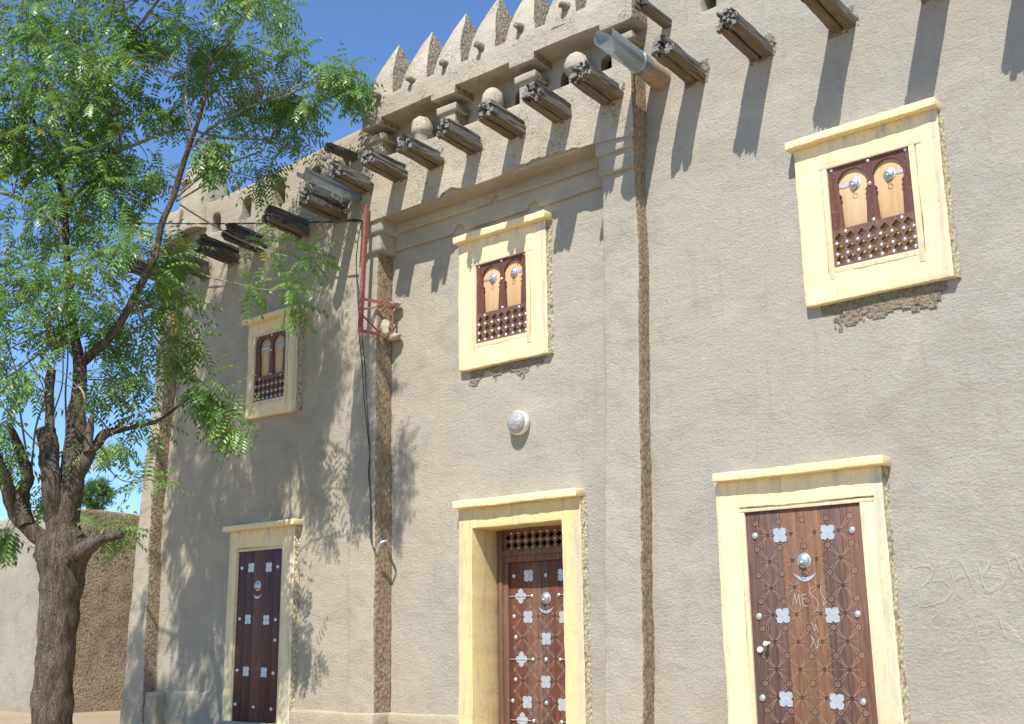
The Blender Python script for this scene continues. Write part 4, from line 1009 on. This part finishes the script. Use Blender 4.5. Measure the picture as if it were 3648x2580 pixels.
# thin arching water shoots
for pix in ([(170, 772, -3.0), (130, 770, -3.1), (95, 790, -3.2), (40, 830, -3.3), (-20, 870, -3.4)], [(166, 736, -3.0), (120, 735, -3.2), (70, 760, -3.3), (0, 790, -3.4)], [(160, 690, -3.0), (130, 690, -3.1), (90, 715, -3.2), (40, 770, -3.3)],
            [(130, 1075, -2.9), (112, 1040, -2.8), (90, 1005, -2.8), (50, 960, -2.9), (0, 905, -3.0)], [(134, 1070, -2.9), (125, 1010, -2.8), (118, 940, -2.8), (140, 860, -2.9), (140, 760, -3.0)], [(150, 1080, -2.9), (150, 980, -2.8), (147, 880, -2.8), (152, 800, -2.8), (150, 640, -2.9)],
            [(120, 828, -3.25), (128, 780, -3.2), (110, 730, -3.2), (118, 650, -3.2)], [(60, 1020, -3.4), (45, 920, -3.4), (40, 850, -3.5), (20, 780, -3.6)], [(70, 1060, -3.3), (80, 960, -3.3), (100, 880, -3.3), (60, 800, -3.4)]):
    n = len(pix); add_limb(pix, [6 - 3.6 * i / (n - 1) for i in range(n)], 6, .1)
me = bm_mesh(trunkb, 'trunk', 60); link('trunk', me, ['bark', 'twig'], T)

rr = random.Random(21)
ELL = [(40, 60, 50, 70, -3.4, .8, 12), (150, 60, 80, 60, -3.2, .8, 20), (60, 200, 70, 80, -3.4, .9, 20), (170, 170, 80, 80, -3.2, .9, 26), (270, 60, 60, 50, -3, .7, 12), (290, 150, 40, 50, -3, .6, 6),
       (60, 330, 70, 70, -3.3, .9, 24), (170, 300, 80, 80, -3.1, .9, 30), (260, 250, 50, 60, -2.9, .7, 10), (240, 370, 70, 55, -2.9, .7, 15), (60, 480, 70, 70, -3.3, .9, 15), (160, 470, 80, 60, -3, .8, 16), (280, 430, 50, 45, -2.8, .6, 8),
       (60, 620, 60, 60, -3.4, .8, 13), (170, 620, 80, 60, -3.1, .8, 15), (290, 550, 45, 45, -2.8, .6, 7), (60, 740, 50, 50, -3.4, .7, 9), (120, 700, 60, 45, -3.2, .7, 8), (230, 720, 45, 50, -2.9, .6, 7), (290, 760, 45, 45, -2.6, .5, 8), (340, 690, 35, 45, -2.3, .4, 7),
       (25, 850, 30, 60, -3.5, .5, 6), (110, 860, 60, 50, -3.3, .6, 4), (210, 880, 60, 50, -2.9, .5, 4), (290, 850, 55, 50, -2.5, .5, 9), (325, 930, 30, 30, -2.3, .3, 5), (250, 1000, 45, 20, -2.7, .3, 5), (15, 1000, 25, 60, -3.5, .4, 7), (15, 1190, 25, 20, -3.3, .2, 4), (100, 1115, 22, 22, -2.75, .1, 4),
       (255, 1185, 35, 10, -2.8, .15, 4), (395, 55, 50, 45, -2.8, .5, 11), (340, 75, 35, 35, -2.8, .4, 7), (530, 15, 40, 25, -2.9, .4, 8), (600, 15, 35, 20, -2.85, .3, 6), (470, 110, 55, 45, -2.0, .5, 12), (540, 130, 55, 45, -1.5, .5, 14), (450, 190, 55, 45, -2.0, .5, 10), (300, 215, 40, 22, -2.7, .4, 6),
       (540, 220, 55, 45, -1.3, .4, 12), (655, 118, 28, 28, -.9, .3, 7), (740, 150, 45, 35, -.8, .3, 11), (795, 190, 25, 45, -.6, .3, 10), (640, 210, 45, 35, -.8, .3, 10), (700, 235, 45, 30, -.65, .3, 7), (595, 275, 55, 30, -.8, .3, 10), (655, 305, 25, 28, -.65, .3, 5),
       (375, 265, 45, 22, -2.5, .3, 7), (480, 345, 25, 20, -2.3, .2, 5), (580, 395, 28, 22, -.8, .2, 7), (462, 335, 28, 24, -2.3, .2, 8), (330, 395, 35, 35, -2.7, .4, 5), (395, 560, 32, 28, -2.2, .2, 11), (365, 625, 25, 20, -2.4, .2, 4),
       (560, 535, 12, 5, -1.7, .08, 1), (607, 552, 14, 8, -1.65, .08, 2), (705, 572, 25, 8, -1.6, .1, 3), (558, 636, 12, 10, -1.75, .08, 2), (665, 634, 30, 8, -1.65, .1, 4), (648, 690, 15, 10, -1.6, .08, 2), (442, 765, 20, 8, -1.9, .1, 2),
       (480, 895, 35, 25, -1.65, .25, 8), (525, 950, 35, 30, -1.6, .25, 9), (440, 870, 25, 35, -1.9, .3, 5), (400, 690, 32, 40, -2.1, .3, 6), (380, 790, 40, 40, -2.1, .35, 8), (320, 1070, 12, 4, -2.5, .06, 2), (354, 1080, 8, 10, -2.4, .06, 1),
       (150, -110, 160, 60, -3.2, 1., 26), (400, -100, 110, 50, -2.8, .8, 14), (560, -60, 70, 30, -2.8, .5, 6), (320, -150, 90, 60, -3., .8, 16), (230, -260, 110, 70, -3.1, .9, 18), (420, -230, 90, 60, -2.9, .7, 12), (60, -200, 120, 80, -3.2, .9, 18), (330, -330, 110, 60, -3., .7, 10), (-260, 500, 110, 160, -4.9, .8, 22), (-250, 200, 110, 140, -4.9, .8, 18), (-220, 800, 90, 110, -4.6, .6, 10), (-80, 100, 50, 120, -3.6, .9, 14), (-90, 400, 50, 150, -3.6, .9, 16), (-80, 750, 50, 120, -3.6, .8, 10)]  # crown clumps out of view, added to shade the wall and trunk
nodes = [(p, i) for P, Q in SK[1:] for i, p in enumerate(P)]
npos = [n[0] for n in nodes]
clus = []; tw = bmesh.new()
def nearest(c): return min(npos, key=lambda p: (p - c).length_squared)
for cx, cy, rx, ry, Y, rd, cnt in ELL:
    c0 = at(cx, cy, Y); s_ = (c0 - CAM).dot(FWD) / PXF
    for _ in range(int(cnt * (2.2 if cy < -20 or cx < -200 else (.98 if cx < 350 else .80)) + .5)):  # unseen clumps are multiplied for bolder shade
        while True:
            u, v, d = rr.uniform(-1, 1), rr.uniform(-1, 1), rr.uniform(-1, 1)
            if u * u + v * v + d * d < 1: break
        c = c0 + RGT * u * rx * s_ + UPV * v * ry * s_ + FWD * d * rd
        if c.y > -.38: c.y = -.38 - rr.random() * .2
        q = nearest(c); dv = c - q; L = dv.length
        if L > 1.6: q = c - dv.normalized() * 1.2; dv = c - q; L = 1.2
        ax = (dv.normalized() * .8 + Vector((rr.uniform(-.5, .5), rr.uniform(-.5, .5), rr.uniform(-.2, .5)))).normalized()
        mid = q + dv * .5 + Vector((rr.uniform(-.1, .1), rr.uniform(-.1, .1), .10 + rr.uniform(-.05, .1))) * L
        P, Q = smooth_path([q, mid, c], [.006 + .003 * L, .0045, .0025], 4); tube(tw, P, Q, 5, False)
        clus.append((c, ax, rr.uniform(.85, 1.1)))
link('twigs', bm_mesh(tw, 'twigs', 80), 'twig', T)['kind'] = 'stuff'
link('crown', leaves_mesh(clus, rr), None, T)

# a smaller tree far behind the wall
T2 = thing('background_tree', (-25.5, 16, GZ), 'small distant green tree showing over the far wall', 'tree')
b0 = at(222, 1100, 16); s_ = (b0 - CAM).dot(FWD) / PXF
bm = bmesh.new(); P, Q = smooth_path([(b0.x - .5, 16, GZ), (b0.x - .3, 16, b0.z - 2), (b0.x, 16, b0.z)], [.16, .1, .04], 4); tube(bm, P, Q, 8); link('trunk', bm_mesh(bm), 'bark', T2)
cl2 = []
for _ in range(150):
    while True:
        u, v, d = rr.uniform(-1, 1), rr.uniform(-1, 1), rr.uniform(-1, 1)
        if u * u + v * v + d * d < 1: break
    cl2.append((b0 + RGT * (u * 30 - 6) * s_ + UPV * (v * 30 - 8) * s_ + FWD * d * .8, Vector((u, d, v + .4)), 1.2))
link('crown', leaves_mesh(cl2, rr, .24, (5, 7), 5, .03, .08, 0, 'crown', 'leaf_far', .6), None, T2)
T2.location = (b0.x, 16, GZ)
for ch in T2.children: ch.location = ch.location + Vector((-25.5, 16, GZ)) - T2.location
